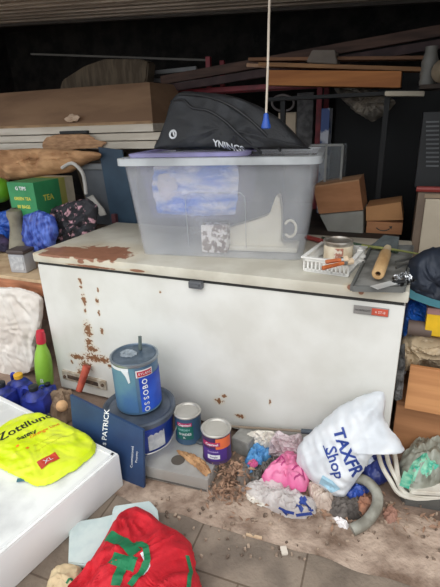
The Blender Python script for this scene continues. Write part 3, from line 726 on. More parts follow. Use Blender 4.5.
for x, y in ((18, 448), (28, 450)):
    c = px(x, y, z=vz+.03); mb = MB(); mb.bm.faces.new([mb.bm.verts.new(dv(c+V((.007*cos(a), .007*sin(a), 0)))) for a in [2*pi*k/10 for k in range(10)]]); mb.build('printed_star', m_oink, vp)
rc = px(48.5, 461, z=vz+.035)
s = strip([rc-uu*.038, rc+uu*.038], .042, UP, drape(bvv, UP, .003), n=10); s.build('red_sticker', mat('sticker_red', (214, 72, 48), .5), vp)['label'] = 'red sticker'
text('XL', .03, planefn(rc, uu, vv, post=drape(bvv, UP, .0045)), 'sticker_lettering', wht, vp)
c = px(22, 480, z=vz+.003)
tag(MB().box(c+V((-.018, -.008, 0)), c+V((.018, .008, .004)), rotz(c, .6)).build('paper_tag', mat('tag_teal', (70, 120, 140), .6)), 'tiny teal tag on the white box beside the yellow packet', 'tag')

# ------------------------------------------------------------------ red bag, mats, beige bag in front
m_mat = mat('pale_foam', (208, 222, 218), .8, c2=(196, 212, 210), scale=20)
f1 = [px(x, y, z=.004) for x, y in [(70, 533), (74, 525), (100, 521), (132, 513), (150, 540), (118, 566), (100, 570), (69, 567)]]
f2 = [px(x, y, z=.026) for x, y in [(113, 514), (115, 509), (150, 504), (158, 513), (160, 530), (128, 540), (112, 528)]]
tag(MB().prism(f1, UP, .02).build('foam_mat', m_mat, bevel=.004, smooth=True), 'pale blue-green foam sheet, the larger and lower one left of the red bag', 'foam sheet', 'foam sheets behind the red bag')
tag(MB().prism(f2, UP, .02).build('foam_mat', m_mat, bevel=.004, smooth=True), 'pale blue-green foam sheet, the smaller upper one at the red bag top', 'foam sheet', 'foam sheets behind the red bag')
ro = [px(x, y, z=.05) for x, y in [(128, 509), (138, 508), (152, 515), (164, 527), (178, 533), (188, 540), (193, 552), (196, 570), (204, 596), (200, 625), (40, 625), (62, 600), (84, 574), (98, 552), (112, 530), (120, 515)]]
rb = thing('red_fabric_bag', 'bright red fabric bag with green stripes in the front foreground', 'bag', px(140, 570, z=0))
Nr = V((.05, -.2, 1)).normalized()
mb, bvr = bag(ro, Nr, .085, seed=31, crumple=.026, freq=7, back=.045, soft=.5, seg=140, rings=24)
mb.build('bag_body', mat('red_cloth', (206, 24, 40), .75, c2=(190, 16, 34), scale=30, bump=.15, bscale=200), rb, smooth=True)
dr = drape(bvr, Nr, .003)
m_gr = mat('green_ribbon', (24, 124, 78), .7)
Pr = lambda pts: [px(x, y, z=.10) for x, y in pts]
strip(Pr([(108, 537), (130, 551), (139, 562)]), .040, Nr, dr).build('green_stripe', m_gr, rb, smooth=True)
strip(Pr([(136, 548), (148, 554), (150, 568), (142, 580), (132, 592)]), .020, Nr, drape(bvr, Nr, .006)).build('green_stripe', m_gr, rb, smooth=True)
strip(Pr([(114, 566), (138, 572)]), .042, Nr, dr).build('green_stripe', m_gr, rb, smooth=True)
strip(Pr([(128, 566), (118, 592)]), .030, Nr, dr).build('green_stripe', m_gr, rb, smooth=True)
strip(Pr([(187, 554), (191, 570), (189, 596)]), .012, Nr, dr).build('green_stripe', m_gr, rb, smooth=True)
strip(Pr([(145, 560), (150, 570), (143, 580)]), .016, Nr, drape(bvr, Nr, .002)).build('white_trim', wht, rb, smooth=True)
bo = [px(x, y, z=.0) for x, y in [(52, 573), (66, 565), (84, 570), (84, 592), (60, 610), (40, 610)]]
bb = thing('beige_cloth_bag', 'beige cloth bag with green print left of the red bag', 'bag', px(64, 588, z=0))
mb, bvb = bag(bo, UP, .045, seed=35, crumple=.008, freq=14, seg=60, rings=10); mb.build('bag_body', mat('beige_cloth', (218, 196, 156), .85), bb, smooth=True)
db = drape(bvb, UP, .002); strip([px(x, y, z=.05) for x, y in [(66, 582), (70, 578), (74, 580)]], .008, UP, db, n=8).build('green_print', m_gr, bb)
strip([px(x, y, z=.05) for x, y in [(68, 588), (74, 584)]], .008, UP, db, n=8).build('green_print', m_gr, bb)

# ------------------------------------------------------------------ rubbish to the right
m_pb = mat('white_bag_plastic', (236, 238, 240), .38, c2=(222, 226, 230), scale=9, trl=.15)
Pw0 = px(340, 498, z=.01); Pw1 = px(372, 394, Y=-.07); Pw2 = px(300, 447, Y=-.16)
Nw = (Pw1-Pw0).cross(Pw2-Pw0).normalized()
if Nw.y > 0: Nw = -Nw
Pp = lambda pts: [px(x, y, P=Pw0, N=Nw) for x, y in pts]
FOLD = True
tf = thing('tax_free_bag', 'big white plastic carrier bag with blue lettering against the freezer', 'carrier bag', Pw0)
mb, bvt = bag(Pp([(297, 447), (306, 436), (322, 422), (340, 405), (356, 398), (372, 392), (384, 391), (386, 402), (384, 416), (390, 430), (401, 440), (406, 452), (396, 452), (382, 447), (372, 456), (364, 470), (354, 484), (345, 497), (336, 497), (322, 488), (308, 478), (296, 462)]), Nw, .085, seed=41, crumple=.015, freq=8, back=.05, soft=.6, center=Pp([(345, 445)])[0], seg=150, rings=26)
mb.build('bag_body', m_pb, tf, smooth=True)
dt = drape(bvt, Nw, .003)
m_navy = mat('ink_navy', (34, 62, 142), .5)
ux = Pp([(356, 470)])[0]-Pp([(340, 431)])[0]; vy = ux.cross(-Nw).normalized(); vy = -vy if (vy.dot(px(370, 440, P=Pw0, N=Nw)-px(340, 450, P=Pw0, N=Nw)) < 0) else vy
text('TAXFR', .062, planefn(Pp([(350, 447)])[0], ux, vy, post=dt), 'blue_lettering', m_navy, tf, bold=.002)
ux2 = Pp([(342, 480)])[0]-Pp([(331, 446)])[0]
text('Shop', .062, planefn(Pp([(338.5, 456)])[0], ux2, vy, post=dt), 'script_lettering', m_navy, tf, bold=.001)
strip(Pp([(327, 440), (333, 452)]), .005, Nw, dt, n=8).build('script_flourish', m_navy, tf)
strip(Pp([(324, 474), (334, 480), (338, 486)]), .05, Nw, dt, n=12).build('pale_blue_print', mat('ink_pale_blue', (168, 208, 226), .5), tf)

def floorbag(name, label, cat, pts, z, th, material, seed, crumple=.014, freq=18, N=UP, back=0., **k):
    mb, bv = bag([px(x, y, z=z) for x, y in pts], N, th, seed=seed, crumple=crumple, freq=freq, back=back, **k)
    o = mb.build(name, material, smooth=True); tag(o, label, cat); return o, bv
o, bvp = floorbag('pink_plastic_bag', 'crumpled bright pink plastic bag in the rubbish by the freezer', 'plastic bag', [(260, 481), (268, 472), (278, 463), (285, 455), (294, 455), (302, 464), (309, 474), (310, 484), (304, 492), (294, 493), (282, 488), (268, 487)], .03, .075, mat('pink_plastic', (240, 140, 180), .35, c2=(228, 110, 160), scale=14, trl=.15), 51, .018, 15, back=.02)
dpk = drape(bvp, UP, .005)
pk = o
for pts_ in ([(292, 474), (300, 468), (305, 478)], [(276, 468), (281, 462), (285, 467), (281, 470)], [(294, 480), (303, 476)]):
    strip([px(x, y, z=.08) for x, y in pts_], .006, UP, dpk, n=12).build('dark_pink_print', mat('ink_magenta', (170, 44, 110), .5), pk)
m_clear = mat('clear_bag_plastic', (232, 226, 222), .3, c2=(214, 206, 202), scale=14, alpha=.72, trl=.2)
o, bvq = floorbag('white_blue_print_bag', 'crumpled see-through white bag with navy print below the pink bag', 'plastic bag', [(240, 489), (250, 484), (262, 482), (280, 487), (296, 493), (308, 500), (317, 504), (316, 514), (306, 519), (290, 519), (277, 514), (264, 506), (252, 500)], .002, .05, m_clear, 52, .02, 18)
dq = drape(bvq, UP, .003)
mb = MB()
for pts_ in ([(285, 512), (294, 514)], [(296, 505), (303, 509)], [(300, 500), (309, 505), (312, 512)], [(296, 516), (312, 514)], [(306, 499), (300, 504)], [(279, 508), (287, 512)]):
    strip([px(x, y, z=.04) for x, y in pts_], .014, UP, dq, n=8, mb=mb)
mb.build('navy_print', m_navy, o)
floorbag('blue_gloves', 'bright blue rubber gloves heaped right of the concrete block', 'gloves', [(243, 466), (248, 456), (252, 446), (262, 444), (270, 449), (272, 459), (264, 462), (262, 474), (250, 478)], .01, .045, mat('glove_blue', (98, 160, 210), .45, c2=(70, 132, 190), scale=20), 53, .02, 26)
floorbag('magenta_rag', 'small magenta rag on the blue gloves', 'rag', [(247, 463), (254, 459), (259, 464), (253, 470)], .06, .012, mat('rag_magenta', (206, 90, 140), .7), 54, .006, 40, seg=40, rings=6)
floorbag('grey_net_rag', 'dark grey netting between the gloves and the pink bag', 'netting', [(248, 478), (256, 470), (268, 464), (280, 460), (276, 470), (264, 478), (256, 486)], .005, .04, mat('net_grey', (128, 124, 118), .8, c2=(70, 68, 64), scale=40), 55, .02, 40)
floorbag('beige_rag', 'beige crumpled rag right of the pink bag', 'rag', [(306, 488), (312, 480), (324, 488), (334, 500), (332, 512), (320, 512), (312, 502)], .003, .04, mat('rag_beige', (206, 190, 176), .85, c2=(170, 150, 136), scale=18), 57, .02, 26)
floorbag('dark_rag', 'dark grey dirty cloth lying under the end of the grey hose', 'cloth', [(326, 506), (334, 498), (350, 500), (364, 498), (370, 508), (360, 520), (340, 520), (330, 514)], .003, .03, mat('rag_dark', (110, 102, 96), .9, c2=(70, 64, 60), scale=14), 58, .016, 24)
floorbag('white_torn_paper', 'torn white paper scrap on the ground below the hose', 'paper', [(332, 518), (338, 517), (348, 523), (348, 529), (340, 528)], .003, .014, mat('tissue_white', (246, 240, 238), .9), 59, .008, 50, seg=40, rings=6)
o, bvn = floorbag('navy_packet', 'navy blue packet with pale emblem right of the lettered carrier bag', 'packet', [(358, 470), (362, 458), (372, 450), (386, 452), (392, 462), (390, 478), (380, 482), (368, 480)], .05, .05, mat('navy_film', (52, 66, 138), .4, c2=(40, 50, 110), scale=14), 60, .014, 22, back=.05)
dnv = drape(bvn, UP, .003); strip([px(x, y, z=.1) for x, y in [(364, 462), (372, 458)]], .03, UP, dnv, n=6).build('pale_emblem', mat('emblem_pale', (206, 214, 232), .5), o)
floorbag('royal_blue_bag', 'royal blue crumpled bag under the lettered carrier bag', 'plastic bag', [(344, 498), (352, 488), (362, 484), (370, 490), (366, 500), (354, 504)], .005, .045, mat('royal_film', (48, 82, 170), .4, c2=(34, 60, 140), scale=14), 61, .016, 26, seg=70)
o, bvg = floorbag('clear_green_bag', 'see-through bag with turquoise print at the right edge of the rubbish', 'plastic bag', [(398, 486), (396, 472), (402, 458), (412, 450), (428, 447), (446, 450), (450, 470), (446, 486), (430, 494), (412, 496)], .02, .11, mat('murky_film', (196, 200, 186), .3, c2=(140, 140, 124), scale=8, alpha=.78, trl=.2), 62, .03, 12, back=.015)
dg = drape(bvg, UP, .003)
mb = strip([px(x, y, z=.12) for x, y in [(404, 488), (408, 474), (418, 462), (428, 458)]], .035, UP, dg, n=16)
mb = strip([px(x, y, z=.12) for x, y in [(424, 470), (430, 464), (438, 462)]], .03, UP, dg, n=10, mb=mb)
mb.build('turquoise_print', mat('ink_turquoise', (64, 176, 148), .4, c2=(150, 210, 180), scale=30), o)
FOLD = False
floorbag('grey_card_scrap', 'grey crumpled card scrap right of the leaf heap', 'card', [(236, 480), (238, 468), (246, 462), (252, 470), (250, 482), (242, 486)], .004, .03, mat('card_grey', (150, 142, 134), .85, c2=(116, 106, 98), scale=14), 67, .012, 24, seg=60, rings=8)
floorbag('rusty_brown_rag', 'rusty brown rag inside the curve of the grey hose', 'rag', [(356, 506), (362, 494), (372, 496), (374, 508), (366, 516), (358, 514)], .01, .03, mat('rag_rust', (170, 118, 92), .85, c2=(120, 88, 72), scale=16), 68, .014, 24, seg=60, rings=8)
floorbag('clear_film_scrap', 'torn white film scrap below the see-through printed bag', 'film', [(244, 492), (252, 488), (262, 498), (268, 508), (258, 506), (248, 500)], .003, .012, mat('pale_film', (236, 228, 214)), 69, .006, 30, seg=60, rings=8)
floorbag('terracotta_shard', 'reddish brown crumpled wrapper right of the grey hose end', 'wrapper', [(382, 512), (390, 506), (398, 512), (396, 522), (386, 524)], .003, .016, mat('wrap_red', (166, 122, 104), .8), 70, .008, 30, seg=50, rings=8)
FOLD = False
# hoses
m_hose = mat('white_hose', (222, 218, 206), .45, c2=(200, 192, 178), scale=12)
tag(MB().tube([px(352, 530, z=.014), px(366, 522, z=.03), px(376, 508, z=.05), px(377, 494, z=.07), px(368, 482, z=.08), px(356, 478, z=.07), px(345, 480, z=.06)], .022, n=12, taper=.9).build('grey_hose', mat('ridged_grey_hose', (158, 156, 144), .6, c2=(120, 116, 104), scale=14), smooth=True), 'thick grey-green hose curving in an arc on the rubbish', 'hose')
for i, (pp, lb) in enumerate([([(378, 452, .12), (382, 466, .12), (390, 480, .09), (400, 494, .04), (424, 500, .015), (446, 500, .012)], 'white cable, leftmost of the three beside the turquoise printed bag'),
                      ([(386, 450, .12), (389, 464, .12), (396, 478, .10), (402, 490, .05), (414, 497, .02), (440, 498, .015)], 'white cable, middle of the three beside the turquoise printed bag'),
                      ([(394, 450, .11), (396, 462, .12), (398, 476, .11), (402, 486, .06)], 'white cable, the short rightmost one beside the turquoise printed bag')]):
    tag(MB().tube([px(x, y, z=z) for x, y, z in pp], .0095, n=8).build('white_cable', m_hose, smooth=True), lb, 'cable', 'white cables in the rubbish')
tag(MB().prism([px(x, y, z=.03) for x, y in [(406, 486), (446, 486), (446, 497), (410, 495)]], UP, .02).build('white_plastic_strip', m_hose, bevel=.004), 'flat white plastic piece under the turquoise printed bag', 'plastic piece')
tag(MB().prism([px(x, y, z=.002) for x, y in [(400, 499), (446, 503), (446, 512), (405, 505)]], UP, .018).build('timber_offcut', mat('slat_dark', (86, 84, 80), .7)), 'dark flat timber offcut on the ground at the right edge', 'offcut')
# pole lying by the freezer
A, B = px(226, 426, Y=-.04), px(313, 432, Y=-.05)
bp_ = thing('broom_pole', 'thin brown pole with dark grip end against the freezer base', 'pole', (A.x, A.y, A.z))
MB().tube([A, A.lerp(B, .88)], .006, n=8).build('shaft', mat('pole_brown', (150, 134, 116), .5), bp_, smooth=True)
MB().tube([A.lerp(B, .88), B], .011, n=10).build('grip_end', mat('grip_slate', (76, 86, 96), .5), bp_, smooth=True)

# dry leaves: nobody could count them
random.seed(11); mb = MB(); bm = mb.bm
def leaf(p, s_):
    a = random.uniform(0, 2*pi); d = V((cos(a), sin(a), random.uniform(-.3, .6))); e = V((-sin(a), cos(a), random.uniform(-.4, .4)))*random.uniform(.25, .45)
    q = [p-d*s_, p-d*s_*.3+e*s_+V((0, 0, s_*.3)), p+d*s_, p-d*s_*.1-e*s_]
    vs = [bm.verts.new(V((v.x, v.y, max(v.z, .003)))) for v in q]; bm.faces.new(vs)
for k in range(420):
    r = random.random()
    if r < .38: x, y = random.gauss(226, 10), random.gauss(487, 8); z = random.uniform(.0, .05)
    elif r < .6: x, y = random.gauss(232, 10), random.gauss(468, 5); z = random.uniform(.02, .09)
    elif r < .8: x, y = random.uniform(225, 330), random.uniform(470, 520); z = random.uniform(0, .02)
    else: x, y = random.uniform(320, 440), random.uniform(490, 530); z = random.uniform(0, .02)
    leaf(px(x, y, z=z), random.uniform(.008, .02))
for k in range(60): leaf(px(random.uniform(0, 60), random.uniform(400, 425), z=.005), random.uniform(.008, .016))
o = mb.build('dry_leaves', mat('dead_leaf', (176, 140, 114), .85, c2=(116, 88, 70), scale=30, mixlo=.3, mixhi=.7)); tag(o, 'dry brown leaves and twigs heaped along the freezer front', 'leaves', kind='stuff')
random.seed(5); mb = MB()
for k in range(160):
    x, y = random.uniform(140, 440), random.uniform(495, 560)
    p = px(x, y, z=.004); s_ = random.uniform(.002, .007)
    mb.box(p-V((s_, s_*.7, .003)), p+V((s_, s_*.7, s_)), rotz(p, random.uniform(0, 3)))
tag(mb.build('grit', mat('grit_tan', (176, 154, 134), .9, c2=(100, 84, 72), scale=30)), 'loose grit and crumbs scattered over the concrete strip', 'grit', kind='stuff')
c = px(284, 551, z=.004); tag(MB().box(c+V((-.012, -.016, -.004)), c+V((.012, .016, .008)), rotz(c, .5), bev=.004).build('white_pebble', mat('pebble_white', (226, 214, 198), .8), smooth=True), 'pale pebble on the pavers below the rubbish', 'pebble')
c = px(254, 536, z=.006); tag(MB().box(c+V((-.03, -.004, -.004)), c+V((.03, .004, .003)), rotz(c, .1)).build('wood_chip', mat('chip_tan', (214, 184, 150), .8)), 'thin tan wood splinter on the concrete strip', 'splinter')

# ------------------------------------------------------------------ left side cluster

YL = .12
ctz = px(38, 280, Y=YL).z
cab = thing('side_cabinet', 'low open wooden cabinet standing left of the chest freezer', 'cabinet', (-.7, .4, 0))
m_cab = mat('orange_brown_wood', (196, 132, 96), .65, c2=(140, 90, 62), scale=4, stretch=(1, 1, 6))
m_cabt = mat('pale_edge_wood', (206, 180, 144), .65, c2=(180, 150, 116), scale=10)
cx0, cx1 = -1.5, -.03
MB().box((cx0, YL, ctz-.02), (cx1, .785, ctz), bev=.002).build('top_board', m_cabt, cab)
MB().box((cx0, YL+.004, ctz-.10), (cx1, YL+.022, ctz-.021)).build('front_rail', m_cab, cab)
for x in (cx0, -.075): MB().box((x, YL+.004, 0), (x+.045, .785, ctz-.021)).build('side_panel', m_cab, cab)
MB().box((cx0+.046, .765, 0), (-.076, .78, ctz-.021)).build('back_panel', mat('back_board_dark', (96, 70, 52), .8), cab)

OCT = 3; FOLD = True
mb, bvw = bag([px(x, y, Y=.05) for x, y in [(-30, 288), (0, 287), (20, 288), (36, 293), (42, 298), (42, 312), (40, 328), (34, 345), (36, 358), (32, 372), (15, 376), (0, 374), (-30, 376)]], (0, -1, .15), .03, seed=77, crumple=.016, freq=8, back=.03, soft=.2, center=px(4, 330, Y=.05), rings=40, seg=200, edge=.008)
OCT = 4; FOLD = False
o = mb.build('white_dust_sheet', mat('dust_sheet_white', (226, 220, 212), .85, c2=(210, 200, 190), scale=6), smooth=True)
tag(o, 'crumpled white dust sheet bulging from the wooden side cabinet', 'dust sheet')
# bottle
c = px(46, 381, z=.0); c = V((px(45, 380, Y=.0).x, .0, 0))
bt = px(44, 383, Y=-.06)
gb = thing('green_spray_bottle', 'lime green bottle with red cap standing left of the freezer', 'bottle', (bt.x, -.06, bt.z))
MB().lathe([(.04, 0), (.05, .006), (.053, .03), (.053, .12), (.050, .17), (.042, .215), (.030, .25), (.024, .28)], (bt.x, -.06, bt.z)).build('bottle_body', mat('lime_plastic', (140, 186, 66), .35, c2=(122, 170, 52)), gb, smooth=True)
MB().lathe([(.027, .278), (.029, .285), (.027, .33), (.022, .355), (.012, .36)], (bt.x, -.06, bt.z)).build('red_cap', mat('cap_red', (204, 48, 66), .4), gb, smooth=True)
text('B', .04, cylfn((bt.x, -.06), .0545, radians(-65), bt.z+.05), 'bottle_lettering', wht, gb)
gb.rotation_euler = (0, radians(7), 0); gb.scale = (.9, .9, .97); gb.location.x += .01
# blue jugs
m_jug = mat('royal_jug', (44, 60, 164), .5, c2=(28, 38, 104), scale=14)
def jug_(lb, x, y, rot, capm):
    p = px(x, y, z=0); T = thing('blue_jug', lb, 'jug', p, 'blue plastic jugs left of the freezer')
    M_ = rotz(p, rot)
    mb = MB().box(p+V((-.065, -.045, .001)), p+V((.065, .045, .15)), M_, bev=.018)
    mb.lathe([(.055, .135), (.04, .16), (.022, .172), (.02, .185)], p); mb.build('jug_body', m_jug, T, smooth=True)
    MB().tube([M_ @ (p+V((-.015, 0, .172))), M_ @ (p+V((-.045, 0, .19))), M_ @ (p+V((-.068, 0, .165))), M_ @ (p+V((-.066, 0, .09)))], .009, n=8).build('jug_handle', m_jug, T, smooth=True)
    MB().lathe([(.023, .178), (.024, .182), (.024, .2), (.02, .203)], p).build('jug_cap', capm, T, smooth=True)
    return T
m_bc = mat('cap_black', (34, 38, 44), .5); m_yc = mat('cap_yellow', (226, 172, 48), .5)
jug_('royal blue jug with black cap, nearest the yellow packet', 40, 418, .3, m_bc)
jug_('royal blue jug with black cap at the left picture edge', 8, 414, .1, m_bc)
jug_('royal blue jug with yellow cap under the white dust sheet', 25, 405, -.2, m_yc)
j4 = jug_('small royal blue jug with black cap wedged beside the freezer corner', 51, 402, .8, m_bc); j4.scale = (.66, .66, .62)
# crumpled brown paper near freezer corner
floorbag('crumpled_brown_paper', 'crumpled brown packing paper between the blue jugs and navy board', 'paper', [(47, 414), (50, 402), (58, 394), (68, 396), (76, 400), (80, 414), (66, 424), (52, 424)], .005, .08, mat('packing_paper', (158, 134, 110), .85, c2=(126, 104, 84), scale=12), 73, .03, 16)
c = px(62, 406, z=.11); mb = MB(); bm_ = bmesh.new(); bmesh.ops.create_icosphere(bm_, subdivisions=3, radius=.03, matrix=Matrix.Translation(c)); mb.add(bm_)
tag(mb.build('sponge', mat('sponge_tan', (226, 180, 132), .9, bump=.6, bscale=80), smooth=True), 'round tan sponge resting on the crumpled brown paper', 'sponge')

# items on the cabinet top
zt = ctz+.001
def pc_(x, y, Y): return px(x, y, Y=Y)
p = px(19, 273, z=zt)
T = thing('grey_jar', 'square grey jar with dark lid at the cabinet front edge', 'jar', p)
MB().box(p+V((-.055, -.0, 0)), p+V((.055, .10, .115)), rotz(p, .15), bev=.01).build('jar_body', mat('jar_grey', (176, 176, 178), .5, c2=(156, 156, 160)), T, smooth=True)
MB().box(p+V((-.06, -.005, .115)), p+V((.06, .105, .14)), rotz(p, .15), bev=.01).build('jar_lid', mat('jar_lid_brown', (84, 72, 70), .5), T, smooth=True)
MB().box(p+V((-.045, -.003, .02)), p+V((.045, .0, .1)), rotz(p, .15)).build('jar_label', mat('jar_label', (196, 196, 196), .6, c2=(170, 170, 172), scale=40), T)
p = px(19, 258, z=zt); p.y = .38; p.x = px(20, 240, Y=.38).x
T = thing('khaki_bottle', 'khaki plastic bottle standing behind the grey jar', 'bottle', (p.x, p.y, zt))
MB().lathe([(.075, 0), (.08, .02), (.078, .08), (.06, .16), (.045, .22), (.042, .27), (.05, .30), (.045, .33), (.02, .34)], (p.x, p.y, zt)).build('bottle_body', mat('khaki_plastic', (138, 132, 114), .5, c2=(112, 106, 90), scale=10), T, smooth=True)
MB().lathe([(.018, .335), (.018, .345)], (p.x, p.y, zt)).build('bottle_top', mat('khaki_dark', (96, 90, 78), .6), T, smooth=True)
def vbag(name, lb, cat, pts, Y, th, material, seed, crumple=.02, freq=14, back=.06, N=(0, -1, .1), zmin=-9, **k):
    P_ = [px(x, y, Y=Y) for x, y in pts]
    for p in P_: p.z = max(p.z, zmin)
    mb, bv = bag(P_, N, th, seed=seed, crumple=crumple, freq=freq, back=back, **k)
    return tag(mb.build(name, material, smooth=True), lb, cat)
m_bb = mat('blue_carrier', (46, 96, 190), .4, c2=(26, 58, 140), scale=12)
FOLD = True
vbag('blue_carrier_bag', 'blue plastic bag between the khaki bottle and the freezer', 'plastic bag', [(28, 250), (24, 232), (26, 214), (40, 210), (54, 216), (58, 232), (54, 248), (40, 253)], .40, .05, mat('blue_violet_carrier', (84, 112, 200), .4, c2=(40, 58, 140), scale=14, stretch=(4, 1, .6)), 81, .018, 9, back=.03, zmin=zt+.006, soft=.3)
vbag('dark_blue_bag', 'bright blue bag at the left picture edge under the green box', 'plastic bag', [(-20, 262), (-20, 216), (0, 212), (14, 208), (24, 216), (20, 232), (14, 250), (8, 262)], .62, .06, m_bb, 82, zmin=zt+.006)
vbag('purple_cloth', 'dark purple cloth bundle left of the khaki bottle', 'cloth', [(-20, 276), (-20, 236), (0, 234), (10, 242), (10, 258), (4, 272)], .50, .05, mat('purple_cloth', (78, 62, 96), .85, c2=(46, 42, 66), scale=8), 83, zmin=zt+.006)
vbag('dark_patterned_bag', 'black bag with red and white floral pattern under the green box', 'bag', [(50, 250), (48, 226), (52, 208), (70, 202), (88, 198), (98, 206), (96, 222), (92, 238), (76, 250)], .50, .05, mat('floral_black', (34, 34, 40), .7, c2=(196, 150, 160), scale=26, mixlo=.56, mixhi=.64), 84, zmin=zt+.006)
# supporting crates hidden behind
# green box
g = [px(13, 178, Y=.46), px(40.5, 183, Y=.40)]
gA = px(39, 217, Y=.40); gB = px(15, 211, Y=.46)
hgt = (g[1]-gA).z
G0 = V((gA.x, .40, gA.z))
dl = V((g[0].x, .50, 0))-V((gA.x, .40, 0)); dr_ = V((px(82, 206, Y=.62).x, .66, 0))-V((gA.x, .40, 0))
ll = dl.length; lr = .33
dl = V((-1, 0, 0)); dr_ = V((0, 1, 0)); ll = .21; lr = .35
if dr_.y < 0: pass
Gm = Matrix((( -dl).to_4d(), dr_.to_4d(), V((0, 0, 1, 0)), V((0, 0, 0, 1)))).transposed()
gbx = thing('green_tea_box', 'green printed cardboard box with pale yellow end on the cabinet', 'box', G0)
def gbox(a, b_, nm, m_, **k):
    P4 = [G0+dl*a[0]+dr_*a[1]+UP*a[2], G0+dl*b_[0]+dr_*a[1]+UP*a[2], G0+dl*b_[0]+dr_*b_[1]+UP*a[2], G0+dl*a[0]+dr_*b_[1]+UP*a[2]]
    return MB().prism(P4, UP, b_[2]-a[2]).build(nm, m_, gbx, **k)
gbox((0, 0, 0), (ll, lr*.62, hgt), 'green_carton', mat('carton_green', (54, 142, 88), .5, c2=(44, 126, 78)))
gbox((0, lr*.62, 0), (ll, lr*.78, hgt), 'yellow_band', mat('carton_olive', (168, 164, 84), .55))
gbox((0, lr*.78, 0), (ll, lr, hgt), 'pale_end', mat('carton_pale', (196, 184, 160), .6))
nf = -dr_; lpt = G0+dl*ll*.5+UP*hgt*.5+nf*.002
for s_, sz, v, m_ in (('G TIPS', .03, .32, wht), ('GREEN TEA', .026, .02, mat('ink_yellow', (216, 214, 90), .5)), ('80 BAGS', .028, -.22, mat('ink_yellow', (216, 214, 90), .5))):
    text(s_, sz, planefn(lpt+UP*hgt*v, -dl, UP), 'box_lettering', m_, gbx, bold=.0008)
text('TEA', .05, planefn(G0-dl*.002+dr_*lr*.3+UP*hgt*.5, dr_, UP), 'box_lettering', mat('ink_yellow', (216, 214, 90), .5), gbx, bold=.001)
tag(MB().box((G0.x-.22, .42, zt+.001), (G0.x-.005, .775, G0.z-.002), bev=.003).build('brown_carton', mat('carton_dark2', (70, 56, 46), .85)), 'dark brown carton directly under the green tea box', 'carton')
# green ball
c = px(-1, 190, Y=.62); mb = MB(); bm_ = bmesh.new(); bmesh.ops.create_icosphere(bm_, subdivisions=4, radius=.085, matrix=Matrix.Translation(c)); mb.add(bm_)
o = mb.build('green_ball', mat('ball_green', (118, 178, 40), .4, c2=(84, 150, 30)), loc=c-V((0, 0, .085)), smooth=True); tag(o, 'round lime green ball at the left edge beside the tea box', 'ball')
# grey crate, teal board, bag handle
a_, b_ = px(82, 215, Y=.80), px(128, 168, Y=.80)
T = thing('grey_plastic_crate', 'dark grey plastic crate behind the left end of the freezer', 'crate', (a_.x+.15, .85, .86))
cxa = px(84, 190, Y=.80).x; cxb = px(124, 190, Y=.80).x; zt1 = px(100, 164, Y=.80).z
MB().box((cxa, .80, .802), (cxb, .96, zt1), bev=.012).build('crate_body', mat('crate_grey', (84, 88, 94), .5, c2=(72, 76, 82)), T, smooth=True)
MB().box((cxa-.015, .785, zt1-.035), (cxb+.01, .97, zt1+.005), bev=.008).build('crate_rim', mat('crate_rim_grey', (120, 122, 124), .5), T, smooth=True)
q = [px(98, 150, Y=.775), px(124, 148, Y=.775), px(140, 215, Y=.775), px(133, 224, Y=.775)]
q2 = [px(98, 147, Y=.77), px(122, 150, Y=.77), px(150, 226, Y=.77), px(118, 226, Y=.77)]
q2[2].z = q2[3].z = .003
tag(MB().prism(q2, (0, 1, 0), .012).build('teal_board', mat('teal_navy_board', (44, 66, 84), .6, c2=(36, 56, 74)), bevel=.002), 'dark teal board leaning between the grey crate and the storage tub', 'board')
tag(MB().tube([px(x, y, Y=.70) for x, y in [(62, 168), (72, 163), (82, 172), (85, 184), (86, 194)]], .012, n=8).build('white_bag_strap', mat('strap_white', (196, 192, 186), .7), smooth=True), 'pale curved strap arching behind the green tea box', 'strap')
T = tag(MB().prism([px(86, 198, Y=.74), px(92, 195, Y=.74), px(104, 210, Y=.74), px(106, 215, Y=.74), px(100, 216, Y=.74), (px(93, 203, Y=.74))], (0, 1, 0), .008).build('white_strap_end', mat('strap_white', (196, 192, 186), .7)), 'pale strap end hanging down before the grey crate', 'strap')
tag(MB().box((-.02, .74, 0.001), (px(113, 215, Y=.76).x, .766, px(100, 213, Y=.76).z)).build('maroon_box', mat('maroon_card', (92, 52, 58), .7)), 'maroon box edge behind the rusty corner of the freezer', 'box')
tag(MB().tube([px(84, 204, Y=.60), px(88, 225, Y=.60)], .006, n=6).build('white_string', mat('strap_white', (196, 192, 186), .7)), 'short white string hanging beside the floral bag', 'string')

FOLD = True
vbag('white_film', 'pale crumpled film along the freezer base right of the purple tin', 'film', [(236, 450), (240, 436), (256, 430), (274, 431), (280, 440), (266, 452), (248, 454)], -.07, .02, mat('pale_film', (236, 228, 214), .4, c2=(206, 190, 166), scale=16, alpha=.8, trl=.2), 66, .014, 26, back=.015, N=(0, -1, .6), zmin=.012, seg=80)
vbag('clear_wrap', 'crumpled clear wrapping film above the pink bag', 'film', [(268, 462), (270, 440), (278, 430), (288, 436), (300, 433), (306, 446), (300, 460), (286, 458)], -.10, .035, mat('pinkish_film', (240, 226, 228), .3, c2=(204, 184, 186), scale=18, alpha=.8, trl=.2), 56, .028, 20, back=.02, N=(0, -1, .6), zmin=.012)
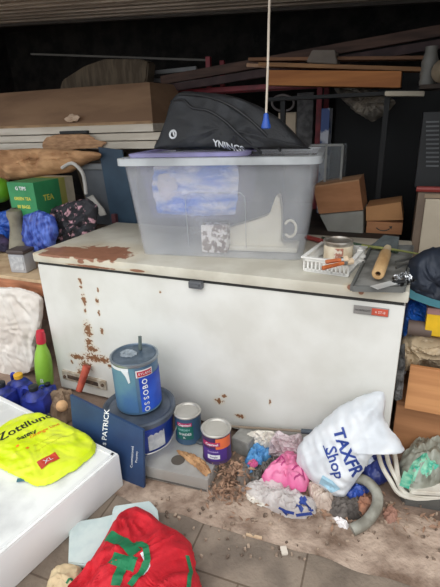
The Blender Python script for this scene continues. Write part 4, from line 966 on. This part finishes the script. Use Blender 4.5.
# brown wrapping paper heap under the boards
m_kraft = mat('kraft_paper', (196, 152, 110), .85, c2=(160, 118, 82), scale=7, stretch=(1, 1, 3))
vbag('kraft_paper_heap', 'crumpled brown kraft paper heap under the white boards', 'paper', [(-30, 180), (-30, 150), (0, 150), (40, 148), (70, 150), (100, 152), (104, 156), (86, 162), (70, 172), (40, 176), (10, 180)], .74, .06, m_kraft, 91, .03, 7, back=.12, N=(0, -1, .25))
tag(MB().box((-1.5, .60, zt), (-1.2, .78, 1.13), bev=.004).build('tall_carton', mat('carton_dark', (120, 92, 66), .85)), 'tall brown carton at the far left of the cabinet', 'carton')

# hidden workbench carrying the goods behind the freezer
wk = thing('workbench', 'dark wooden workbench behind the chest freezer', 'workbench', (.4, 1.4, 0))
m_dk = mat('dark_bench_wood', (64, 52, 44), .8, c2=(46, 38, 32), scale=6)
MB().box((-1.35, .80, .77), (1.72, 1.9, .80)).build('bench_top', m_dk, wk)
for x in (-1.3, 1.62):
    for y in (.83, 1.8): MB().box((x, y, 0), (x+.07, y+.07, .77)).build('leg', m_dk, wk)
# rack carrying white boards
rk = thing('timber_rack', 'dark timber rack holding the white boards and long cardboard', 'rack', (-.6, 1.3, 0))
for x in (-1.9, -.15+.02):
    for y in (.98, 1.60): MB().box((x, y, .801 if x > -1.35 else 0), (x+.05, y+.05, 1.265)).build('upright', m_dk, rk)
for y in (.98, 1.60): MB().box((-1.95, y, 1.265), (.22, y+.05, 1.29)).build('cross_rail', m_dk, rk)

FOLD = False
# white boards
m_wbd = mat('board_white', (214, 206, 192), .6, c2=(196, 186, 170), scale=5, stretch=(.5, 3, 3))
zb = [1.292, 1.343, 1.394]
for i, (z, e, lb) in enumerate(zip(zb, (0, .03, -.01), ('long white board, lowest of the stack under the flattened cardboard', 'long white board, middle of the stack under the flattened cardboard', 'long white board, topmost of the stack under the flattened cardboard'))):
    o = MB().box((-2.1, .9+e*.5, z), (.24+e, 1.62, z+.046), bev=.004).build('white_board', m_wbd)
    tag(o, lb, 'board', 'stacked white boards')
q0, q1 = px(61, 134, Y=.885), px(88, 131, Y=.885)
tag(MB().box((q0.x, .87, 1.392), (q1.x, .898, 1.412), bev=.004).build('black_bar', mat('black_plastic', (30, 30, 31), .6)), 'short black bar fixed on the front edge of the white boards', 'bar')
vbag('torn_card', 'torn pale brown card hanging over the lower white boards', 'cardboard', [(42, 148), (45, 138), (60, 134), (88, 134), (96, 140), (108, 142), (100, 148), (80, 149), (60, 151)], .885, .006, mat('torn_card', (190, 150, 112), .85, c2=(160, 122, 90), scale=14, stretch=(1, 1, 5)), 93, .002, 26, back=.0, N=(0, -1, 0), seg=80, soft=.1, edge=.008)
# large cardboard carton on boards
m_cb = mat('cardboard_tan', (158, 126, 98), .85, c2=(138, 108, 84), scale=3, stretch=(.6, 1, 3))
T = thing('flattened_carton', 'large flat brown cardboard carton on top of the white boards', 'carton', (-.7, 1.3, 1.441))
a_ = px(150, 122, Y=.93)
MB().prism([V((-2.0, .93, 1.4415)), V((a_.x+.02, .93, 1.4415)), V((a_.x-.14, 1.2, 1.70)), V((-2.0, 1.2, 1.70))], V((0, 1, 0)), .40).build('carton_body', m_cb, T)
MB().prism([V((-2.0, .925, 1.4405)), V((a_.x+.02, .925, 1.4405)), V((a_.x-.0, .94, 1.452)), V((-2.0, .94, 1.452))], V((0, 0, 1)), .006).build('carton_flap', mat('cardboard_edge', (186, 152, 116), .85), T)
vbag('card_scrap', 'small pale crumpled scrap on the big brown carton', 'scrap', [(64, 119), (72, 114), (80, 116), (78, 121), (68, 122)], .935, .012, mat('scrap_pale', (206, 180, 156), .8), 94, .008, 50, back=.0, seg=40, rings=6)

# tan rolled mat upper mid-left
T = tag(MB().prism([px(x, y, Y=1.66) for x, y in [(56, 100), (62, 80), (84, 66), (104, 59), (140, 59), (148, 62), (147, 78), (140, 100)]]+[V((px(140, 100, Y=1.66).x, 1.66, .802)), V((px(70, 100, Y=1.66).x, 1.66, .802))], (0, 1, 0), .12).build('tan_mat', mat('tan_felt', (112, 98, 80), .9, c2=(88, 76, 62), scale=5, stretch=(5, 1, 1)), bevel=.01, smooth=True), 'rolled tan mat standing behind the brown carton', 'mat')
# long rods & dim clutter near the ceiling (resting on the timber ties)
def rod(name, lb, cat, a, b_, Y0, Y1, r, m_, **k):
    return tag(MB().tube([px(*a, Y=Y0), px(*b_, Y=Y1)], r, n=8).build(name, m_, smooth=True), lb, cat, **k)
m_dpipe = mat('dark_brown_timber', (96, 70, 58), .7, c2=(70, 50, 42), scale=6, stretch=(.5, 4, 4))
def beam(name, lb, cat, a, b_, Y, h, d, m_, group=None, dz=0):
    A = px(*a, Y=Y); B = px(*b_, Y=Y)
    return tag(MB().prism([A, B, B-UP*h, A-UP*h], (0, 1, 0), d).build(name, m_, bevel=.003), lb, cat, group)
beam('long_timber', 'long dark brown timber sloping up to the right, upper of the pair', 'timber', (160, 76), (470, 19), 1.60, .06, .05, m_dpipe, 'sloping timbers overhead')
beam('long_timber', 'long dark brown timber sloping up to the right, lower of the pair', 'timber', (165, 85), (470, 34), 1.54, .05, .05, mat('dark_plum_timber', (78, 58, 58), .7, c2=(58, 42, 42), scale=6), 'sloping timbers overhead')
m_ply = mat('orange_ply', (190, 122, 62), .65, c2=(164, 100, 48), scale=3, stretch=(.5, 4, 6))
for i, (a, b_, Y, h, d, mm_, lb) in enumerate([
        ((266, 70), (402, 71), 1.30, .085, .16, m_ply, 'wide orange plywood plank under the thinner laths'),
        ((258, 62), (425, 67), 1.33, .022, .13, mat('tan_ply', (168, 124, 82), .7, c2=(140, 100, 64), scale=4, stretch=(.5, 4, 4)), 'thin tan lath lying directly on the orange plank'),
        ((248, 57.5), (430, 55.5), 1.35, .018, .11, mat('brown_ply', (138, 96, 66), .7, c2=(112, 78, 54), scale=4), 'thin brown lath, topmost of the plank stack')]):
    beam('wood_plank', lb, 'plank', a, b_, Y, h, d, mm_, 'planks on the overhead rack')
rod('white_lath', 'pale lath end sticking out left of the orange plank', 'lath', (247, 65), (266, 66), 1.36, 1.36, .012, mat('lath_pale', (190, 150, 120), .7))
tag(MB().prism([px(x, y, Y=1.3) for x, y in [(306, 62), (312, 50), (335, 50), (337, 64)]], (0, 1, 0), .12).build('grey_bundle', mat('grey_card', (128, 118, 108), .8), bevel=.004), 'grey wrapped bundle lying on the plank stack', 'bundle')
beam('thin_pale_bar', 'thin pale metal bar crossing high above the brown carton', 'bar', (30, 53), (206, 59), 1.70, .014, .02, mat('pale_bar', (96, 92, 86), .6))
beam('silver_tube', 'upper silver tube above the black case', 'tube', (150, 71), (196, 66), 1.9, .03, .03, mat('dull_silver', (150, 150, 150), .5))
beam('silver_tube', 'lower silver tube above the black case', 'tube', (152, 78), (200, 80), 1.9, .03, .03, mat('dull_silver', (150, 150, 150), .5))
beam('white_shelf_strip', 'short cream painted strip under the right end of the orange plank', 'strip', (385, 91), (425, 91), 1.22, .025, .12, mat('cream_paint', (206, 194, 172), .6))
# rack for the planks: red metal frame
m_red = mat('red_metal', (140, 38, 48), .5, c2=(112, 28, 38), scale=10)
T = thing('red_metal_rack', 'red metal shelving frame behind the storage tub', 'shelving', (.6, 1.68, 0))
ra, rb_ = px(160, 88, Y=1.68), px(320, 88, Y=1.68)
zr = (ra.z+rb_.z)/2
for yy in (1.68, 1.95): MB().box((ra.x, yy, zr-.02), (rb_.x, yy+.03, zr+.012)).build('cross_rail', m_red, T)
for x in (ra.x, px(206, 75, Y=1.68).x, rb_.x-.02):
    for yy in (1.68, 1.95): MB().box((x, yy+.001, .801 if yy < 1.9 else .801), (x+.035, yy+.029, zr-.02 if x != px(206, 75, Y=1.68).x else zr+.22)).build('upright', m_red, T)
MB().box((ra.x, 1.68, 1.18), (rb_.x, 1.98, 1.20)).build('shelf', m_dk, T)
# overhead rack brackets for planks
T = thing('plank_bracket_rack', 'dark steel rack carrying the orange plank stack', 'rack', (1.2, 1.45, .8))
pz = px(330, 92, Y=1.3).z-.012
for x in (.92, 1.55): MB().box((x, 1.34, .801), (x+.03, 1.37, pz)).build('upright', mat('black_steel', (12, 12, 13), .6), T)
MB().box((.84, 1.31, pz-.02), (1.66, 1.46, pz)).build('shelf', mat('black_steel', (12, 12, 13), .6), T)
# things on the red rack shelf
def pbox(name, lb, cat, x0, y0, x1, y1, Y, dep, m_, group=None, bev=.004, rot=0., zfloor=None):
    a = px(x0, y1, Y=Y); b = px(x1, y0, Y=Y); z0 = a.z if zfloor is None else zfloor
    M_ = rotax(((a.x+b.x)/2, Y, z0), rot, (0, -1, 0)) if rot else None
    return tag(MB().box((a.x, Y, z0), (b.x, Y+dep, b.z), M_, bev=bev).build(name, m_), lb, cat, group)
pbox('white_paint_pot', 'cream pot on the red shelving behind the black case', 'pot', 278, 112, 296, 132, 1.72, .12, mat('pot_cream', (206, 186, 160), .6), zfloor=1.201)
pbox('grey_bundle', 'grey tied bundle behind the red upright', 'bundle', 296, 92, 314, 135, 1.74, .12, mat('bundle_grey', (110, 108, 108), .8, c2=(80, 78, 78), scale=20), zfloor=1.201)
tag(MB().tube([px(283+11*cos(a), 103+8*sin(a), Y=1.67) for a in [2*pi*k/12 for k in range(13)]], .008, n=6).build('wire_hoop', mat('hoop_grey', (120, 112, 110), .6), smooth=True), 'grey wire hoop on the red shelving', 'hoop')
pbox('white_blue_carton', 'narrow white and blue carton right of the red upright', 'carton', 320, 108, 330, 138, 1.52, .12, mat('carton_white', (190, 192, 200), .6, c2=(60, 80, 130), scale=8, mixlo=.5, mixhi=.56), zfloor=.802)
# clear acrylic boxes under
T = thing('clear_display_case', 'clear plastic case with pale edges right of the tub rim', 'case', px(325, 185, Y=1.15))
A, B = px(309, 188, Y=1.15), px(343, 145, Y=1.15)
MB().box((A.x, 1.15, A.z), (B.x, 1.35, B.z)).build('case_shell', mat('smoky_clear', (150, 156, 160), .15, alpha=.3), T)
mb = MB()
for x in (A.x, (A.x+B.x)/2, B.x): mb.box((x-.006, 1.142, A.z), (x+.006, 1.152, B.z))
for z in (A.z, B.z): mb.box((A.x, 1.142, z-.006), (B.x, 1.152, z+.006))
mb.build('case_edges', mat('edge_pale', (150, 150, 146), .5), T)
# cardboard boxes behind
m_card = mat('cardboard_warm', (176, 124, 86), .85, c2=(160, 110, 74), scale=4, stretch=(1, 1, 4))
o_ = [px(319, 214, Y=1.0), px(313, 187, Y=1.0), px(359, 180, Y=1.0), px(363, 210, Y=1.0)]
T = thing('tilted_carton', 'brown cardboard carton tilted on the pale carton behind the freezer', 'carton', (o_[0].x+.1, 1.0, o_[0].z))
MB().prism(o_, (0, 1, 0), .26).build('carton_body', m_card, T)
MB().prism([o_[1]+V((0, -.002, -.004)), o_[2]+V((0, -.002, -.004)), o_[2]+V((0, -.002, .004)), o_[1]+V((0, -.002, .004))], (0, 1, 0), .264).build('carton_edge', mat('cardboard_pale_edge', (196, 150, 110), .85), T)
l_ = [px(327, 246, Y=1.0), px(319.5, 215, Y=1.0), px(363, 211, Y=1.0), px(362, 246, Y=1.0)]
l_[0].z = l_[3].z = .802
tag(MB().prism(l_, (0, 1, 0), .25).build('pale_grey_carton', mat('pale_grey_card', (158, 156, 148), .8, c2=(144, 142, 134)), bevel=.003), 'pale grey carton under the tilted brown carton', 'carton')
zl = px(385, 240, Y=1.02).z; zm = px(385, 221.5, Y=1.02).z
zl = min(zl, .81); zl = .802
bxa, bxb = px(366, 230, Y=1.02), px(402, 230, Y=1.02)
T = thing('brown_parcel', 'small brown parcel with black smile mark, lower of the two', 'parcel', ((bxa.x+bxb.x)/2, 1.1, zl), 'brown parcels behind the freezer')
MB().box((bxa.x, 1.02, zl), (bxb.x, 1.25, zm-.005), bev=.003).build('parcel_body', m_card, T)
cc_ = px(383, 229, Y=1.018)
mb = MB(); strip([V((cc_.x+.042*sin(a), 1.018, cc_.z+.02-.03*cos(a))) for a in [radians(k) for k in range(-62, 63, 12)]], .006, (0, -1, 0), lambda p: p, n=12, mb=mb)
tip = V((cc_.x+.044, 1.018, cc_.z+.01)); mb.prism([tip+V((-.014, 0, .006)), tip+V((.004, 0, .010)), tip+V((.001, 0, -.010))], (0, -1, 0), .001)
mb.build('smile_mark', mat('ink_dark', (60, 58, 56), .6), T)
a_ = [px(366, 221, Y=1.03), px(366, 207, Y=1.03), px(401, 202, Y=1.03), px(403, 220, Y=1.03)]
T = thing('brown_parcel', 'small plain brown parcel, upper of the two', 'parcel', a_[0], 'brown parcels behind the freezer')
for v in (a_[0], a_[3]): v.z = max(v.z, zm-.003)
MB().prism(a_, (0, 1, 0), .22).build('parcel_body', mat('cardboard_light', (188, 138, 92), .85, c2=(172, 124, 82), scale=4), T)

# grey crumpled plastic high right
vbag('grey_plastic_sheet', 'crumpled dark grey plastic sheeting under the orange plank', 'plastic sheet', [(334, 88), (360, 88), (384, 92), (396, 102), (386, 114), (372, 122), (356, 112), (342, 100)], 1.52, .03, mat('sheet_grey', (150, 140, 126), .5, c2=(96, 90, 82), scale=12), 95, .03, 12)
# plain tall black block filling the black area behind the parcels
o = MB().box((1.16, 2.0, 0), (1.95, 2.5, 1.75), bev=.01).build('black_block', mat('near_black', (22, 22, 23), .6)); tag(o, 'tall black block standing behind the parcels', 'wardrobe')
# right hand cabinet
Yr = .80; A, B = px(414, 256, Y=Yr), px(412, 192, Y=Yr)
xr0 = A.x; ztop = B.z
T = thing('cream_cabinet', 'cream fronted cabinet with brown frame right behind the freezer', 'cabinet', (xr0+.3, Yr+.25, 0))
m_fr = mat('taupe_frame', (124, 106, 90), .6)
MB().box((xr0-.02, Yr, 0), (X1-.02, Yr+.55, ztop), bev=.004).build('cabinet_body', m_fr, T)
MB().box((xr0+.018, Yr-.016, .05), (X1-.05, Yr+.001, ztop-.03), bev=.004).build('cabinet_door', mat('cream_door', (204, 190, 168), .6, c2=(192, 178, 156)), T)
MB().box((xr0+.012, Yr-.006, ztop-.026), (X1-.05, Yr+.0, ztop-.008)).build('top_rail', mat('rail_tan', (160, 138, 112), .5), T)
tag(MB().tube([V((xr0-.03, Yr-.005, ztop+.016)), V((X1-.1, Yr-.005, ztop+.016))], .014, n=8).build('red_pole', mat('dull_red', (150, 58, 52), .5), smooth=True), 'dull red pole lying along the top of the cream cabinet', 'pole')
a_ = px(424, 126, Y=.95)
T = thing('black_vented_box', 'black ventilated box standing on the cream cabinet', 'heater', (a_.x+.2, 1.0, ztop+.002))
MB().box((px(415, 180, Y=.95).x, .95, ztop+.002), (X1-.1, 1.25, px(425, 112, Y=.95).z), bev=.006).build('box_shell', mat('near_black2', (30, 31, 33), .6), T)
mb = MB()
for k in range(11):
    z = px(428, 122+k*4.4, Y=.945).z; x = px(426, 122+k*4.4, Y=.945).x; mb.box((x, .942, z-.004), (x+.06, .951, z+.004))
mb.build('vent_slats', mat('vent_grey', (92, 94, 96), .5), T)
mb = MB().tube([px(436, 52, Y=1.1), px(444, 52, Y=1.3)], .05, n=16)
# roll ends at right top
zs = px(420, 86, Y=1.05).z
T = thing('wall_shelf', 'dark wall shelf at the upper right', 'shelf', (1.9, 1.1, 1.6))
zsh = px(432, 84, Y=1.05).z
MB().box((px(420, 84, Y=1.05).x, 1.05, zsh-.02), (X1-.01, 1.35, zsh)).build('shelf_board', m_dk, T)
MB().box((X1-.1, 1.1, zsh-.15), (X1-.05, 1.3, zsh-.021)).build('shelf_bracket', m_dk, T)
p = px(430, 62, Y=1.12)
T = thing('grey_canister', 'dull grey ribbed canister at the upper right edge', 'canister', (p.x, 1.12, zsh))
MB().lathe([(.04, .001), (.042, .02), (.038, .03), (.042, .06), (.038, .08), (.042, .11), (.03, .15), (.03, px(430, 46, Y=1.12).z-zsh)], (p.x, 1.14, zsh)).build('canister_body', mat('canister_grey', (120, 118, 112), .5), T, smooth=True)
p = px(439, 72, Y=1.0)
T = thing('cream_funnel', 'round cream funnel end before the grey canister', 'funnel', (p.x+.02, 1.0, zsh))
MB().lathe([(.035, 0), (.05, .008), (.055, .03), (.03, .1), (.02, .14)], (0, 0, 0), Matrix.Translation(V((p.x+.02, 1.07, zsh+.056))) @ Matrix.Rotation(radians(90), 4, 'X')).build('funnel_body', mat('funnel_cream', (176, 160, 136), .6), T, smooth=True)

# ------------------------------------------------------------------ right of the freezer
Yb = .16
# lower chest and wooden drawer
A = px(390, 446, Y=Yb); A2 = px(391, 405, Y=Yb)
T = thing('wooden_chest', 'low brown wooden chest on the ground right of the freezer', 'chest', (2.1, .4, 0))
xw = max(1.80, A2.x)
zA = px(410, 402, Y=Yb).z
MB().box((xw, Yb, 0), (X1-.03, .72, zA), bev=.004).build('chest_body', mat('tan_wood', (176, 124, 84), .65, c2=(154, 106, 70), scale=3, stretch=(.6, 1, 6)), T)
MB().box((xw, Yb-.008, zA-.02), (X1-.03, Yb, zA), bev=.002).build('chest_edge', mat('tan_edge', (150, 102, 66), .65), T)
Yd = .10
zB = px(404, 365, Y=Yd).z; xd = max(1.83, px(403, 380, Y=Yd).x); zA2 = zA+.002
T = thing('wooden_crate', 'light orange wooden crate resting on the low wooden chest', 'crate', (2.1, .3, zA2))
MB().box((xd, Yd, zA2), (X1-.06, Yd+.02, zB), bev=.003).build('front_board', mat('light_orange_wood', (206, 148, 98), .6, c2=(186, 128, 82), scale=3, stretch=(.5, 1, 8)), T)
MB().box((xd+.02, Yd+.02, zA2), (xd+.035, .6, zB-.03)).box((X1-.09, Yd+.02, zA2), (X1-.075, .6, zB-.03)).box((xd+.02, .585, zA2), (X1-.075, .6, zB-.03)).box((xd+.02, Yd+.02, zA2), (X1-.075, .6, zA2+.01)).build('crate_walls', mat('tan_wood', (176, 124, 84), .65), T)
vbag('beige_plastic_bag', 'crumpled beige see-through bag filling the orange wooden crate', 'plastic bag', [(398, 366), (398, 350), (404, 336), (414, 332), (430, 336), (450, 338), (452, 370), (430, 370), (410, 370)], .24, .06, mat('beige_film', (196, 176, 146), .4, c2=(150, 134, 112), scale=8), 101, .03, 12, back=.1)
vbag('grey_rags', 'dark grey rags in the gap between freezer and wooden crate', 'rags', [(394, 400), (396, 370), (400, 345), (405, 342), (405, 370), (402, 400)], .06, .02, mat('rags_grey', (96, 94, 92), .85, c2=(60, 60, 60), scale=20), 102, .012, 30, back=.02, seg=70)
vbag('navy_holdall', 'navy black holdall hanging over the right end of the freezer', 'holdall', [(402, 290), (404, 272), (412, 258), (424, 250), (445, 246), (462, 270), (460, 300), (440, 306), (420, 300)], .22, .08, mat('navy_nylon', (36, 44, 58), .6, c2=(26, 32, 44), scale=8), 103, .02, 8, back=.12)
tag(strip([px(x, y, Y=.13) for x, y in [(402, 288), (414, 296), (430, 302), (452, 308)]], .03, (0, -1, 0), lambda p: p).build('teal_strap', mat('teal_web', (66, 124, 136), .6), None), 'teal webbing strap along the bottom of the navy holdall', 'strap')
vbag('blue_tarp', 'bright blue plastic tarp bunched under the navy holdall', 'tarp', [(402, 345), (404, 320), (408, 300), (420, 300), (434, 308), (438, 318), (424, 326), (412, 336), (408, 346)], .27, .03, mat('tarp_blue', (36, 104, 196), .4, c2=(24, 76, 160), scale=10), 104, .02, 22, back=.08)
tag(MB().lathe([(.032, 0), (.032, .09)], (0, 0, 0), Matrix.Translation(px(408, 327, Y=.2)) @ Matrix.Rotation(radians(90), 4, 'Y')).build('brown_roll', mat('roll_brown', (112, 96, 88), .7), smooth=True), 'brown roll end between blue tarp and beige bag', 'roll')
a_, b_ = px(424, 335, Y=.17), px(446, 316, Y=.17)
T = thing('yellow_box', 'bright yellow box with pinkish lid at the right edge', 'box', (a_.x+.05, .2, a_.z))
MB().box((a_.x, .17, a_.z), (a_.x+.22, .3, b_.z), bev=.003).build('box_body', mat('box_yellow', (244, 196, 34), .5), T)
MB().box((a_.x-.002, .165, b_.z+.001), (a_.x+.222, .305, b_.z+.028), bev=.003).build('box_lid', mat('lid_pinkish', (170, 128, 122), .6), T)

# lettering and prints belong to the part they are printed on
bpy.context.view_layer.update()
def under(part, names):
    for p in [o for o in COL.objects if o.name.split('.')[0] == part and o.parent]:
        for o in [x for x in COL.objects if x.parent == p.parent and x is not p and x.name.split('.')[0] in names]:
            o.parent = p
under('board', ('title_lettering', 'small_lettering'))
under('packet_body', ('packet_lettering', 'printed_star'))
under('red_sticker', ('sticker_lettering',))
under('bag_body', ('blue_lettering', 'script_lettering', 'script_flourish', 'pale_blue_print', 'green_print', 'green_stripe', 'white_trim'))
under('green_carton', ('box_lettering',))
under('deep_label', ('label_letter',))
under('bottle_body', ('bottle_lettering',))
under('red_badge_field', ('badge_lettering',))
under('parcel_body', ('smile_mark',))
under('case_body', ('piping', 'zip', 'round_logo'))
under('jar_body', ('jar_label',))
under('hinge_plate', ('slot_and_bolts',))
bpy.context.view_layer.update()
tag(MB().box((xd+.05, .37, zA2+.012), (X1-.12, .575, px(424, 300, Y=.37).z), bev=.004).build('dark_carton', mat('carton_dark2', (70, 56, 46), .85)), 'dark carton in the orange wooden crate carrying the navy holdall', 'carton')
